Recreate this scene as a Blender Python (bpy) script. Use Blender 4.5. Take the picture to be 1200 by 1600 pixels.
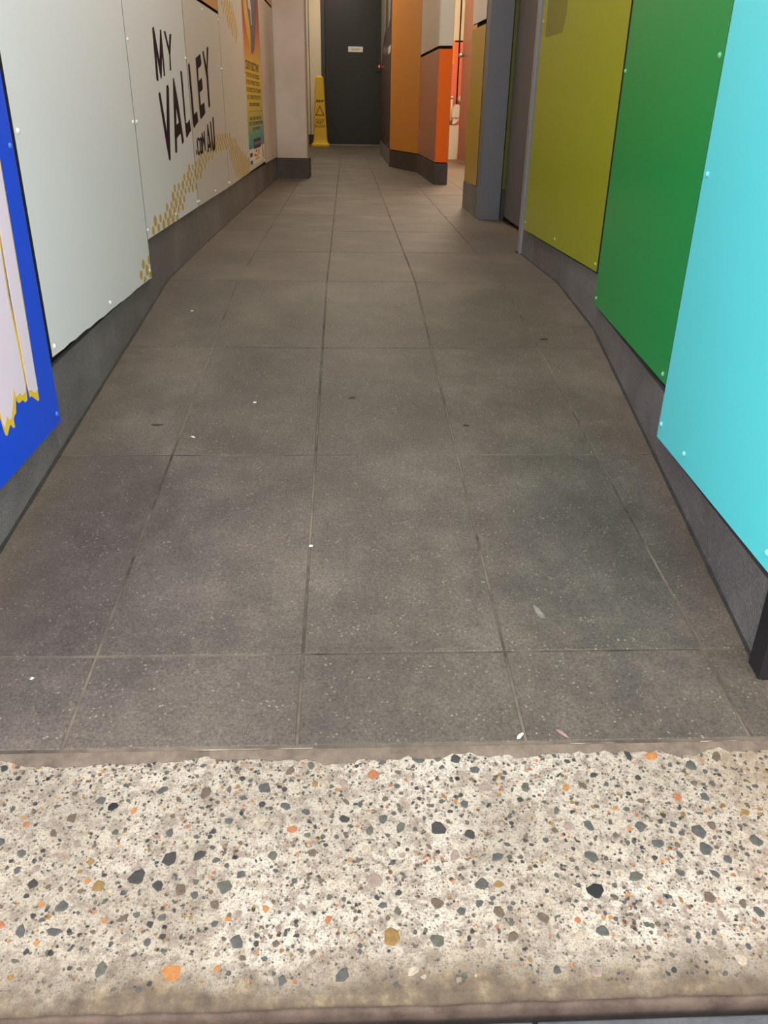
import bpy, bmesh, math, random
from mathutils import Vector, Matrix
from mathutils.geometry import tessellate_polygon

# ------------------------------------------------------------------ scene, camera, light
for o in list(bpy.data.objects):
    bpy.data.objects.remove(o)
scene = bpy.context.scene
COL = scene.collection
random.seed(7)

F_PX = 1264.0                      # focal length in pixels of the 1200 x 1600 frame
PITCH, YAW, ROLL = 0.46500, 0.04957, 0.01741
CAM = Vector((0.08394, -2.80244, 0.53275))
cd = bpy.data.cameras.new('camera')
cam = bpy.data.objects.new('camera', cd)
COL.objects.link(cam)
cd.sensor_fit = 'HORIZONTAL'
cd.sensor_width = 36.0
cd.lens = F_PX / 1200.0 * 36.0
cd.clip_start = 0.02
_r = Vector((math.cos(YAW), -math.sin(YAW), 0))
_f = Vector((math.sin(YAW) * math.cos(PITCH), math.cos(YAW) * math.cos(PITCH), -math.sin(PITCH)))
_u = _r.cross(_f)
_c, _s = math.cos(ROLL), math.sin(ROLL)
_R, _U = _c * _r + _s * _u, -_s * _r + _c * _u
m = Matrix((_R, _U, -_f)).transposed().to_4x4()
m.translation = CAM
cam.matrix_world = m
scene.camera = cam

world = bpy.data.worlds.new('World')
scene.world = world
world.use_nodes = True
bg = world.node_tree.nodes['Background']
bg.inputs[0].default_value = (1.0, 0.985, 0.965, 1)
bg.inputs[1].default_value = 2.9

def area(name, loc, sx, sy, power, col, rot=(0, 0, 0)):
    l = bpy.data.lights.new(name, 'AREA')
    l.shape = 'RECTANGLE'
    l.size, l.size_y, l.energy, l.color = sx, sy, power, col
    o = bpy.data.objects.new(name, l)
    o.location = loc
    o.rotation_euler = rot
    COL.objects.link(o)
    return o

WARM = (1.0, 0.86, 0.68)
area('corridor_lamp', (0.15, -0.4, 2.36), 0.30, 1.2, 13, (1.0, 0.97, 0.92))
area('corridor_lamp', (0.15, 2.6, 2.36), 0.30, 1.2, 22, WARM)
area('corridor_lamp', (0.05, 6.4, 2.36), 0.30, 1.2, 26, WARM)
area('corridor_lamp', (0.00, 9.7, 2.36), 0.30, 0.6, 13, WARM)
area('washroom_lamp', (1.35, 5.2, 2.36), 0.40, 1.6, 85, (1.0, 0.82, 0.62))

scene.view_settings.view_transform = 'Standard'
scene.view_settings.look = 'None'
scene.view_settings.gamma = 1.0
scene.view_settings.exposure = 0.0
scene.view_settings.use_curve_mapping = False

# ------------------------------------------------------------------ materials
def lin(c):
    return tuple(((v / 255) / 12.92 if v / 255 <= 0.04045 else ((v / 255 + 0.055) / 1.055) ** 2.4) for v in c) + (1,)

def newmat(name):
    mt = bpy.data.materials.new(name)
    mt.use_nodes = True
    nt = mt.node_tree
    return mt, nt, nt.nodes['Principled BSDF']

def nd(nt, t, **kw):
    n = nt.nodes.new(t)
    for k, v in kw.items():
        if k.startswith('i_'):
            n.inputs[k[2:].replace('_', ' ')].default_value = v
        else:
            setattr(n, k, v)
    return n

def ramp(nt, src, stops, interp='LINEAR'):
    n = nt.nodes.new('ShaderNodeValToRGB')
    n.color_ramp.interpolation = interp
    e = n.color_ramp.elements
    while len(e) < len(stops):
        e.new(0.5)
    for el, (p, c) in zip(e, stops):
        el.position = p
        el.color = c if len(c) == 4 else tuple(c) + (1,)
    nt.links.new(src, n.inputs[0])
    return n.outputs[0]

def mix(nt, fac, a, b, mode='MIX'):
    n = nt.nodes.new('ShaderNodeMix')
    n.data_type = 'RGBA'
    n.blend_type = mode
    for s, v in ((n.inputs[0], fac), (n.inputs[6], a), (n.inputs[7], b)):
        if hasattr(v, 'links') or isinstance(v, bpy.types.NodeSocket):
            nt.links.new(v, s)
        else:
            s.default_value = v
    return n.outputs[2]

def mth(nt, op, a, b=0.0, clamp=False):
    n = nt.nodes.new('ShaderNodeMath')
    n.operation = op
    n.use_clamp = clamp
    for s, v in ((n.inputs[0], a), (n.inputs[1], b)):
        if isinstance(v, bpy.types.NodeSocket):
            nt.links.new(v, s)
        else:
            s.default_value = v
    return n.outputs[0]

def wpos(nt):
    return nt.nodes.new('ShaderNodeNewGeometry').outputs['Position']

def noise(nt, vec, scale, detail=4, rough=0.55, dist=0.0):
    n = nd(nt, 'ShaderNodeTexNoise', i_Scale=scale, i_Detail=detail, i_Roughness=rough, i_Distortion=dist)
    nt.links.new(vec, n.inputs['Vector'])
    return n.outputs['Fac']

def voro(nt, vec, scale, feature='F1', out='Distance', rnd=1.0):
    n = nd(nt, 'ShaderNodeTexVoronoi', i_Scale=scale, i_Randomness=rnd, feature=feature)
    nt.links.new(vec, n.inputs['Vector'])
    return n.outputs[out]

def bump(nt, bsdf, h, strength=0.2, dist=0.001):
    n = nd(nt, 'ShaderNodeBump', i_Strength=strength, i_Distance=dist)
    nt.links.new(h, n.inputs['Height'])
    nt.links.new(n.outputs[0], bsdf.inputs['Normal'])

def W1(v):
    return (v, v, v, 1)

def paint(name, c, rough=0.35, dirt=0.10, spec=0.5, scale=6.0, metallic=0.0, dirtcol=None):
    """painted / laminated surface with faint grime and scuffs"""
    mt, nt, b = newmat(name)
    p = wpos(nt)
    n1 = noise(nt, p, scale, 3, 0.5)
    base = lin(c)
    dk = lin(dirtcol) if dirtcol else tuple(v * 0.72 for v in base[:3]) + (1,)
    f = ramp(nt, n1, [(0.42, W1(0)), (0.75, W1(dirt))])
    col = mix(nt, f, base, dk)
    nt.links.new(col, b.inputs['Base Color'])
    b.inputs['Roughness'].default_value = rough
    b.inputs['Specular IOR Level'].default_value = spec
    b.inputs['Metallic'].default_value = metallic
    return mt

def plain(name, c, rough=0.5, metallic=0.0, emit=None):
    mt, nt, b = newmat(name)
    b.inputs['Base Color'].default_value = lin(c)
    b.inputs['Roughness'].default_value = rough
    b.inputs['Metallic'].default_value = metallic
    if emit:
        b.inputs['Emission Color'].default_value = lin(c)
        b.inputs['Emission Strength'].default_value = emit
    return mt

def stone_tile(name, dark, mid, light, speck=0.5, rough=0.55, perobj=0.10, dust=None):
    mt, nt, b = newmat(name)
    p = wpos(nt)
    big = noise(nt, p, 3.2, 5, 0.62)
    med = noise(nt, p, 26, 6, 0.72)
    fine = noise(nt, p, 230, 4, 0.75)
    c = ramp(nt, big, [(0.30, lin(dark)), (0.52, lin(mid)), (0.74, lin(light))])
    c = mix(nt, ramp(nt, med, [(0.30, W1(0.30)), (0.50, W1(0))]), c, tuple(v * 0.62 for v in lin(dark)[:3]) + (1,))
    c = mix(nt, ramp(nt, med, [(0.50, W1(0)), (0.72, W1(0.42))]), c, lin(light))
    c = mix(nt, 0.85, c, ramp(nt, fine, [(0.32, W1(0.28)), (0.64, W1(0.74))]), 'OVERLAY')
    vm = noise(nt, p, 34, 4, 0.7)
    for sc, lo, hi, amt in ((120, 0.13, 0.24, speck), (62, 0.07, 0.14, speck * 1.1)):
        v = voro(nt, p, sc)
        m1 = mth(nt, 'MULTIPLY', ramp(nt, v, [(lo, W1(1)), (hi, W1(0))]), ramp(nt, vm, [(0.46, W1(0)), (0.62, W1(amt))]))
        c = mix(nt, m1, c, tuple(min(v * 2.5 + 0.05, 0.8) for v in lin(light)[:3]) + (1,))
    v2 = voro(nt, p, 85)
    s2 = mth(nt, 'MULTIPLY', ramp(nt, v2, [(0.08, W1(1)), (0.18, W1(0))]), ramp(nt, vm, [(0.36, W1(0.7)), (0.5, W1(0))]))
    c = mix(nt, s2, c, tuple(v * 0.3 for v in lin(dark)[:3]) + (1,))
    if dust:
        c = mix(nt, ramp(nt, noise(nt, p, 1.1, 3, 0.5), [(0.42, W1(0)), (0.60, W1(0.45))]), c, (0.92, 1.0, 0.90, 1), 'MULTIPLY')
        sep = nd(nt, 'ShaderNodeSeparateXYZ')
        nt.links.new(p, sep.inputs[0])
        xx = mth(nt, 'ADD', sep.outputs[0], mth(nt, 'MULTIPLY', mth(nt, 'SUBTRACT', noise(nt, p, 5, 5, 0.7), 0.5), 0.22))
        f1 = mth(nt, 'MULTIPLY', mth(nt, 'SUBTRACT', -0.36, xx), 4.0, True)
        f2 = mth(nt, 'MULTIPLY', mth(nt, 'SUBTRACT', xx, 0.64), 4.0, True)
        f = mth(nt, 'MULTIPLY', mth(nt, 'ADD', f1, f2, True), 0.45)
        c = mix(nt, f, c, lin(dust))
    oi = nt.nodes.new('ShaderNodeObjectInfo').outputs['Random']
    k = mth(nt, 'ADD', mth(nt, 'MULTIPLY', oi, perobj), 1 - perobj / 2)
    hsv = nt.nodes.new('ShaderNodeHueSaturation')
    nt.links.new(k, hsv.inputs['Value'])
    nt.links.new(c, hsv.inputs['Color'])
    nt.links.new(hsv.outputs[0], b.inputs['Base Color'])
    nt.links.new(ramp(nt, med, [(0.3, W1(rough - 0.08)), (0.7, W1(rough + 0.12))]), b.inputs['Roughness'])
    h = mth(nt, 'ADD', mth(nt, 'MULTIPLY', fine, 0.6), med)
    bump(nt, b, h, 0.45, 0.0014)
    b.inputs['Specular IOR Level'].default_value = 0.35
    return mt

M = {}
M['tile'] = stone_tile('floor_tile_stone', (74, 67, 61), (90, 82, 74), (112, 102, 92), perobj=0.14, dust=(124, 108, 94))
M['skirt'] = stone_tile('skirting_stone', (90, 87, 87), (104, 101, 101), (126, 122, 121), speck=0.30, rough=0.42, perobj=0.14)
M['skirt_dark'] = stone_tile('skirting_stone_dark', (60, 55, 51), (70, 65, 60), (84, 78, 72), speck=0.15, rough=0.5)

def grout():
    mt, nt, b = newmat('dusty_grout')
    p = wpos(nt)
    c = ramp(nt, noise(nt, p, 3.5, 5, 0.75), [(0.36, lin((54, 48, 43))), (0.5, lin((98, 88, 77))), (0.66, lin((128, 116, 101)))])
    nt.links.new(c, b.inputs['Base Color'])
    b.inputs['Roughness'].default_value = 0.9
    return mt
M['grout'] = grout()

def concrete():
    mt, nt, b = newmat('exposed_aggregate_concrete')
    p = wpos(nt)
    sep = nd(nt, 'ShaderNodeSeparateXYZ')
    nt.links.new(p, sep.inputs[0])
    Y = sep.outputs[1]
    X = sep.outputs[0]
    big = noise(nt, p, 7, 4, 0.6)
    med = noise(nt, p, 60, 5, 0.7)
    fine = noise(nt, p, 420, 4, 0.75)
    c = ramp(nt, big, [(0.3, lin((166, 156, 140))), (0.5, lin((188, 178, 162))), (0.7, lin((204, 196, 182)))])
    c = mix(nt, ramp(nt, med, [(0.46, W1(0)), (0.60, W1(0.75))]), c, lin((132, 118, 104)))
    c = mix(nt, ramp(nt, fine, [(0.50, W1(0)), (0.62, W1(0.75))]), c, lin((98, 87, 77)))
    v = voro(nt, p, 210)
    vm = noise(nt, p, 120, 2)
    s = mth(nt, 'MULTIPLY', ramp(nt, v, [(0.16, W1(1)), (0.30, W1(0))]), ramp(nt, vm, [(0.46, W1(0)), (0.56, W1(0.9))]))
    c = mix(nt, s, c, lin((70, 63, 58)))
    # walked-in grime along the worn front lip, ragged edge
    edge = mth(nt, 'ADD', Y, mth(nt, 'MULTIPLY', mth(nt, 'SUBTRACT', noise(nt, p, 9, 5, 0.65), 0.5), 0.10))
    st = ramp(nt, mth(nt, 'ADD', mth(nt, 'MULTIPLY', edge, 4.0), 9.985, True), [(0.76, W1(0.95)), (0.94, W1(0.0))])
    grime = ramp(nt, noise(nt, p, 40, 5, 0.7), [(0.3, lin((80, 67, 56))), (0.52, lin((108, 93, 76))), (0.75, lin((156, 138, 108)))])
    c = mix(nt, st, c, grime)
    # yellowed patch towards the right-hand wall
    xr = mth(nt, 'ADD', X, mth(nt, 'MULTIPLY', mth(nt, 'SUBTRACT', noise(nt, p, 8, 4), 0.5), 0.18))
    sx = ramp(nt, xr, [(0.50, W1(0)), (0.62, W1(0.5))])
    c = mix(nt, sx, c, lin((140, 116, 86)))
    nt.links.new(c, b.inputs['Base Color'])
    b.inputs['Roughness'].default_value = 0.85
    bump(nt, b, mth(nt, 'ADD', fine, med), 0.6, 0.0015)
    return mt
M['concrete'] = concrete()

def rubble(name, a, bcol, rough=0.85):
    mt, nt, b = newmat(name)
    p = wpos(nt)
    n = noise(nt, p, 35, 6, 0.7)
    c = ramp(nt, n, [(0.32, lin(a)), (0.66, lin(bcol))])
    nt.links.new(c, b.inputs['Base Color'])
    b.inputs['Roughness'].default_value = rough
    bump(nt, b, noise(nt, p, 180, 5, 0.7), 0.5, 0.002)
    return mt
M['mortar'] = rubble('dirty_mortar', (92, 80, 70), (128, 114, 100))
M['white_mortar'] = rubble('pale_mortar', (170, 156, 138), (214, 202, 184))
M['lip'] = rubble('brown_lip', (72, 58, 51), (108, 91, 80))
M['street'] = rubble('street_stone', (70, 74, 80), (96, 98, 102), 0.6)
M['sealant'] = rubble('dark_sealant', (26, 26, 27), (48, 47, 46), 0.7)
M['soil'] = rubble('dirt', (38, 28, 22), (96, 82, 70))

def pebble(name, c):
    mt, nt, b = newmat(name)
    p = wpos(nt)
    n = noise(nt, p, 160, 4, 0.7)
    cc = lin(c)
    col = ramp(nt, n, [(0.3, tuple(v * 0.68 for v in cc[:3]) + (1,)), (0.7, tuple(min(v * 1.3, 1) for v in cc[:3]) + (1,))])
    nt.links.new(col, b.inputs['Base Color'])
    b.inputs['Roughness'].default_value = 0.6
    return mt
PEB = [pebble('pebble_slate', (76, 77, 74)), pebble('pebble_charcoal', (54, 52, 50)), pebble('pebble_brown', (96, 82, 68)),
       pebble('pebble_mauve', (138, 122, 112)), pebble('pebble_orange', (168, 112, 60)), pebble('pebble_ochre', (132, 104, 54)),
       pebble('pebble_pale', (168, 154, 136)), pebble('pebble_rust', (156, 98, 62)), pebble('pebble_green_grey', (84, 84, 74)), pebble('pebble_black', (24, 24, 26))]

M['blue'] = paint('blue_laminate', (6, 80, 226), 0.36, 0.04, spec=0.3)
M['white_l'] = paint('white_laminate', (231, 233, 234), 0.32, 0.04, scale=2)
M['white_w'] = paint('warm_white_laminate', (218, 213, 204), 0.32, 0.05, scale=2)
M['cyan'] = paint('cyan_laminate', (98, 234, 240), 0.32, 0.06)
M['green'] = paint('green_laminate', (0, 150, 72), 0.28, 0.04, spec=0.28)
M['olive'] = paint('olive_laminate', (154, 158, 24), 0.28, 0.05, spec=0.32)
M['orange'] = paint('orange_laminate', (250, 112, 0), 0.42, 0.04, spec=0.3)
M['ochre'] = paint('ochre_laminate', (222, 142, 20), 0.26, 0.05)
M['mauve'] = paint('brown_mauve_laminate', (186, 122, 104), 0.24, 0.05)
M['maroon'] = paint('maroon_laminate', (64, 32, 42), 0.22, 0.06)
M['yellow_l'] = paint('mustard_laminate', (190, 152, 26), 0.24, 0.05)
M['tan'] = paint('tan_laminate', (206, 146, 72), 0.35, 0.10)
M['coral'] = paint('coral_laminate', (240, 122, 98), 0.34, 0.04)
M['cream'] = paint('cream_laminate', (226, 214, 190), 0.3, 0.08)
M['grey_frame'] = paint('grey_enamel', (112, 114, 118), 0.38, 0.10)
M['grey_frame_light'] = paint('light_grey_enamel', (140, 142, 146), 0.35, 0.10)
M['grey_door'] = paint('dark_grey_enamel', (98, 94, 92), 0.40, 0.10)
M['door_black'] = paint('charcoal_door', (38, 39, 37), 0.45, 0.10)
M['jamb'] = paint('charcoal_jamb', (62, 60, 56), 0.45, 0.1)
M['brown_door'] = paint('brown_door', (146, 104, 90), 0.28, 0.08)
M['plaster'] = paint('white_wall_paint', (212, 200, 190), 0.55, 0.45, scale=2.2, dirtcol=(158, 132, 112))
M['backing'] = plain('black_backing', (16, 16, 17), 0.8)
M['core'] = plain('laminate_core', (30, 28, 27), 0.6)
M['ceiling'] = plain('ceiling_paint', (206, 204, 198), 0.8)
M['black_post'] = paint('black_enamel', (20, 22, 28), 0.3, 0.2, dirtcol=(70, 66, 62))
M['letter'] = plain('dark_brown_vinyl', (40, 14, 20), 0.8)
M['letter'].node_tree.nodes['Principled BSDF'].inputs['Specular IOR Level'].default_value = 0.1
M['mustard'] = plain('mustard_print', (202, 168, 72), 0.5)
M['pink'] = paint('pale_pink_print', (244, 228, 244), 0.35, 0.06)
M['yellow_print'] = plain('yellow_print', (246, 206, 50), 0.35)
M['screw_white'] = plain('white_screw_cap', (232, 232, 228), 0.25)
M['screw_green'] = plain('green_screw_cap', (110, 190, 140), 0.25)
M['screw_olive'] = plain('olive_screw_cap', (176, 178, 84), 0.25)
M['screw_cyan'] = plain('cyan_screw_cap', (134, 226, 230), 0.25)
M['screw_blue'] = plain('blue_screw_cap', (70, 120, 214), 0.25)
M['cone'] = paint('yellow_plastic', (240, 196, 0), 0.4, 0.06)
M['cone_ink'] = plain('black_ink', (44, 32, 8), 0.5)
M['cone_red'] = plain('dark_red_ink', (120, 50, 12), 0.5)
M['steel'] = plain('brushed_steel', (168, 166, 160), 0.35, 0.9)
M['dark_steel'] = plain('dark_steel', (70, 70, 68), 0.4, 0.8)
M['white_plastic'] = plain('white_plastic', (226, 216, 206), 0.35)
M['tissue'] = plain('white_tissue', (236, 226, 216), 0.9)
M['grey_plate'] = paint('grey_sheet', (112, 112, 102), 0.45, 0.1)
M['orange_strip'] = plain('bright_orange', (255, 140, 8), 0.5)
M['led'] = plain('red_led', (255, 60, 80), 0.4, emit=3)
M['ink'] = plain('poster_ink', (92, 76, 36), 0.5)
M['ink_dark'] = plain('poster_dark_ink', (50, 44, 44), 0.5)
M['ink_grey'] = plain('poster_grey_ink', (108, 100, 112), 0.5)
M['ink_red'] = plain('poster_red_ink', (178, 74, 50), 0.5)
M['ink_orange'] = plain('poster_orange_ink', (216, 140, 60), 0.5)
M['ink_yellow'] = plain('poster_yellow_ink', (214, 172, 70), 0.5)
M['ink_white'] = plain('poster_white_ink', (206, 200, 204), 0.5)
M['paper'] = plain('white_paper', (228, 224, 216), 0.6)
M['smear'] = plain('dried_smear', (124, 122, 32), 0.5)
M['olive_edge'] = plain('dark_olive', (92, 94, 22), 0.6)  # darker olive than the panel, for the reveal strip beside the grey door
M['leaf'] = plain('dry_leaf', (150, 122, 118), 0.7)

def poster_mat():
    mt, nt, b = newmat('poster_print')
    sep = nd(nt, 'ShaderNodeSeparateXYZ')
    nt.links.new(wpos(nt), sep.inputs[0])
    z, y = sep.outputs[2], sep.outputs[1]
    t = mth(nt, 'DIVIDE', mth(nt, 'SUBTRACT', z, mth(nt, 'ADD', 0.29, mth(nt, 'MULTIPLY', mth(nt, 'SUBTRACT', y, 2.4), 0.05))), 0.80)
    c = ramp(nt, t, [(0.0, lin((40, 140, 150))), (0.06, lin((76, 160, 142))), (0.20, lin((196, 182, 62))), (0.42, lin((232, 196, 44))),
                     (0.58, lin((224, 176, 66))), (0.66, lin((222, 140, 66))), (0.78, lin((196, 84, 60))), (1.0, lin((170, 58, 52)))])
    nt.links.new(c, b.inputs['Base Color'])
    b.inputs['Roughness'].default_value = 0.35
    return mt
M['poster'] = poster_mat()

# ------------------------------------------------------------------ mesh helpers
def props(o, label=None, cat=None, group=None, kind=None):
    for k, v in (('label', label), ('category', cat), ('group', group), ('kind', kind)):
        if v:
            o[k] = v
    return o

def link(name, me, mat, parent=None, loc=(0, 0, 0), rot=None):
    o = bpy.data.objects.new(name, me)
    COL.objects.link(o)
    o.location = loc
    if rot:
        o.rotation_euler = rot
    if mat is not None and not me.materials:
        for x in (mat if isinstance(mat, list) else [mat]):
            me.materials.append(x)
    if parent:
        o.parent = parent
        o.matrix_parent_inverse = PINV[parent.name]
    PINV[o.name] = (Matrix.Translation(o.location)).inverted() if not rot else None
    WLOC[o.name] = Vector(loc)
    return o
PINV, WLOC = {}, {}

def obj(name, bm, mat, parent=None, smooth=False, bevel=0.0, recenter=True, base=False):
    """bm holds world coordinates; the origin goes to the middle (or base) of the mesh"""
    loc = Vector((0, 0, 0))
    if recenter and bm.verts:
        lo = Vector([min(v.co[i] for v in bm.verts) for i in range(3)])
        hi = Vector([max(v.co[i] for v in bm.verts) for i in range(3)])
        loc = (lo + hi) / 2
        if base:
            loc.z = lo.z
        bmesh.ops.translate(bm, verts=bm.verts, vec=-loc)
    bmesh.ops.recalc_face_normals(bm, faces=bm.faces)
    me = bpy.data.meshes.new(name)
    bm.to_mesh(me)
    bm.free()
    if smooth:
        for p in me.polygons:
            p.use_smooth = True
    o = link(name, me, mat, parent, loc)
    if bevel:
        md = o.modifiers.new('bevel', 'BEVEL')
        md.width = bevel
        md.segments = 2
        md.limit_method = 'ANGLE'
    return o

def empty(name, loc, label=None, cat=None, group=None, kind=None):
    o = bpy.data.objects.new(name, None)
    COL.objects.link(o)
    o.location = loc
    o.empty_display_size = 0.1
    PINV[o.name] = Matrix.Translation(Vector(loc)).inverted()
    return props(o, label, cat, group, kind)

def box_bm(bm, x0, x1, y0, y1, z0, z1):
    v = [bm.verts.new((x, y, z)) for z in (z0, z1) for x, y in ((x0, y0), (x1, y0), (x1, y1), (x0, y1))]
    for f in ((0, 3, 2, 1), (4, 5, 6, 7), (0, 1, 5, 4), (1, 2, 6, 5), (2, 3, 7, 6), (3, 0, 4, 7)):
        bm.faces.new([v[i] for i in f])
    return v

def box(name, x0, x1, y0, y1, z0, z1, mat, parent=None, bevel=0.0, **kw):
    bm = bmesh.new()
    box_bm(bm, x0, x1, y0, y1, z0, z1)
    return obj(name, bm, mat, parent, bevel=bevel, **kw)

def extrude_poly(bm, loops, fa, fb):
    """closed solid between fa(p) and fb(p) for 2-D loops (outer + holes)"""
    flat = [p for l in loops for p in l]
    tris = tessellate_polygon([[Vector((p[0], p[1], 0)) for p in l] for l in loops])
    va = [bm.verts.new(fa(p)) for p in flat]
    vb = [bm.verts.new(fb(p)) for p in flat]
    for t in tris:
        try:
            bm.faces.new([vb[i] for i in t])
            bm.faces.new([va[i] for i in reversed(t)])
        except ValueError:
            pass
    k = 0
    for l in loops:
        n = len(l)
        for i in range(n):
            a, b_ = k + i, k + (i + 1) % n
            try:
                bm.faces.new((va[a], va[b_], vb[b_], vb[a]))
            except ValueError:
                pass
        k += n

class Wall:
    """vertical face: s runs along it, z is height, o is distance out into the passage"""
    def __init__(self, a, b, side):
        self.a = Vector(a)
        d = Vector(b) - self.a
        self.len = d.length
        self.d = d.normalized()
        n = Vector((self.d.y, -self.d.x))
        self.n = n if n.x * side > 0 else -n

    def pt(self, s, z, o):
        p = self.a + self.d * s + self.n * o
        return (p.x, p.y, z)

    def plate(self, name, loops, o0, o1, mat, parent=None, bevel=0.0, smooth=False, edge=None):
        if not isinstance(loops[0][0], (tuple, list)):
            loops = [loops]
        bm = bmesh.new()
        extrude_poly(bm, loops, lambda p: self.pt(p[0], p[1], o0), lambda p: self.pt(p[0], p[1], o1))
        if edge:
            nv = Vector((self.n.x, self.n.y, 0))
            bm.normal_update()
            for f in bm.faces:
                f.material_index = 0 if abs(f.normal.dot(nv)) > 0.7 else 1
            mat = [mat, edge]
        return obj(name, bm, mat, parent, bevel=bevel, smooth=smooth)

    def rect(self, name, s0, s1, z0, z1, o0, o1, mat, parent=None, bevel=0.0):
        return self.plate(name, [[(s0, z0), (s1, z0), (s1, z1), (s0, z1)]], o0, o1, mat, parent, bevel)

    def screw(self, s, z, o, mat, parent, r=0.0055):
        bm = bmesh.new()
        rings = ((r, 0.0), (r, 0.0012), (r * 0.75, 0.0032), (r * 0.35, 0.0042))
        prev = None
        for rr, h in rings:
            cur = [bm.verts.new(self.pt(s + rr * math.cos(a), z + rr * math.sin(a), o + h)) for a in [k * math.tau / 10 for k in range(10)]]
            if prev:
                for i in range(10):
                    bm.faces.new((prev[i], prev[(i + 1) % 10], cur[(i + 1) % 10], cur[i]))
            prev = cur
        bm.faces.new(prev)
        return obj('screw', bm, mat, parent, smooth=True)

TH = 0.10421                        # ramp angle
CT, ST = math.cos(TH), math.sin(TH)
def fz(y):
    """height of the floor surface at y"""
    return y * math.tan(TH) if y < 0 else 0.0

LN = Wall((-0.517, -3.0), (-0.517, 0.66), 1)
LF = Wall((-0.517, 0.66), (-0.475, 4.3), 1)
RF = Wall((0.812, -0.45), (0.796, 0.65), -1)
RN = Wall((0.812, -0.45), (0.684, -1.85), -1)

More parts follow.
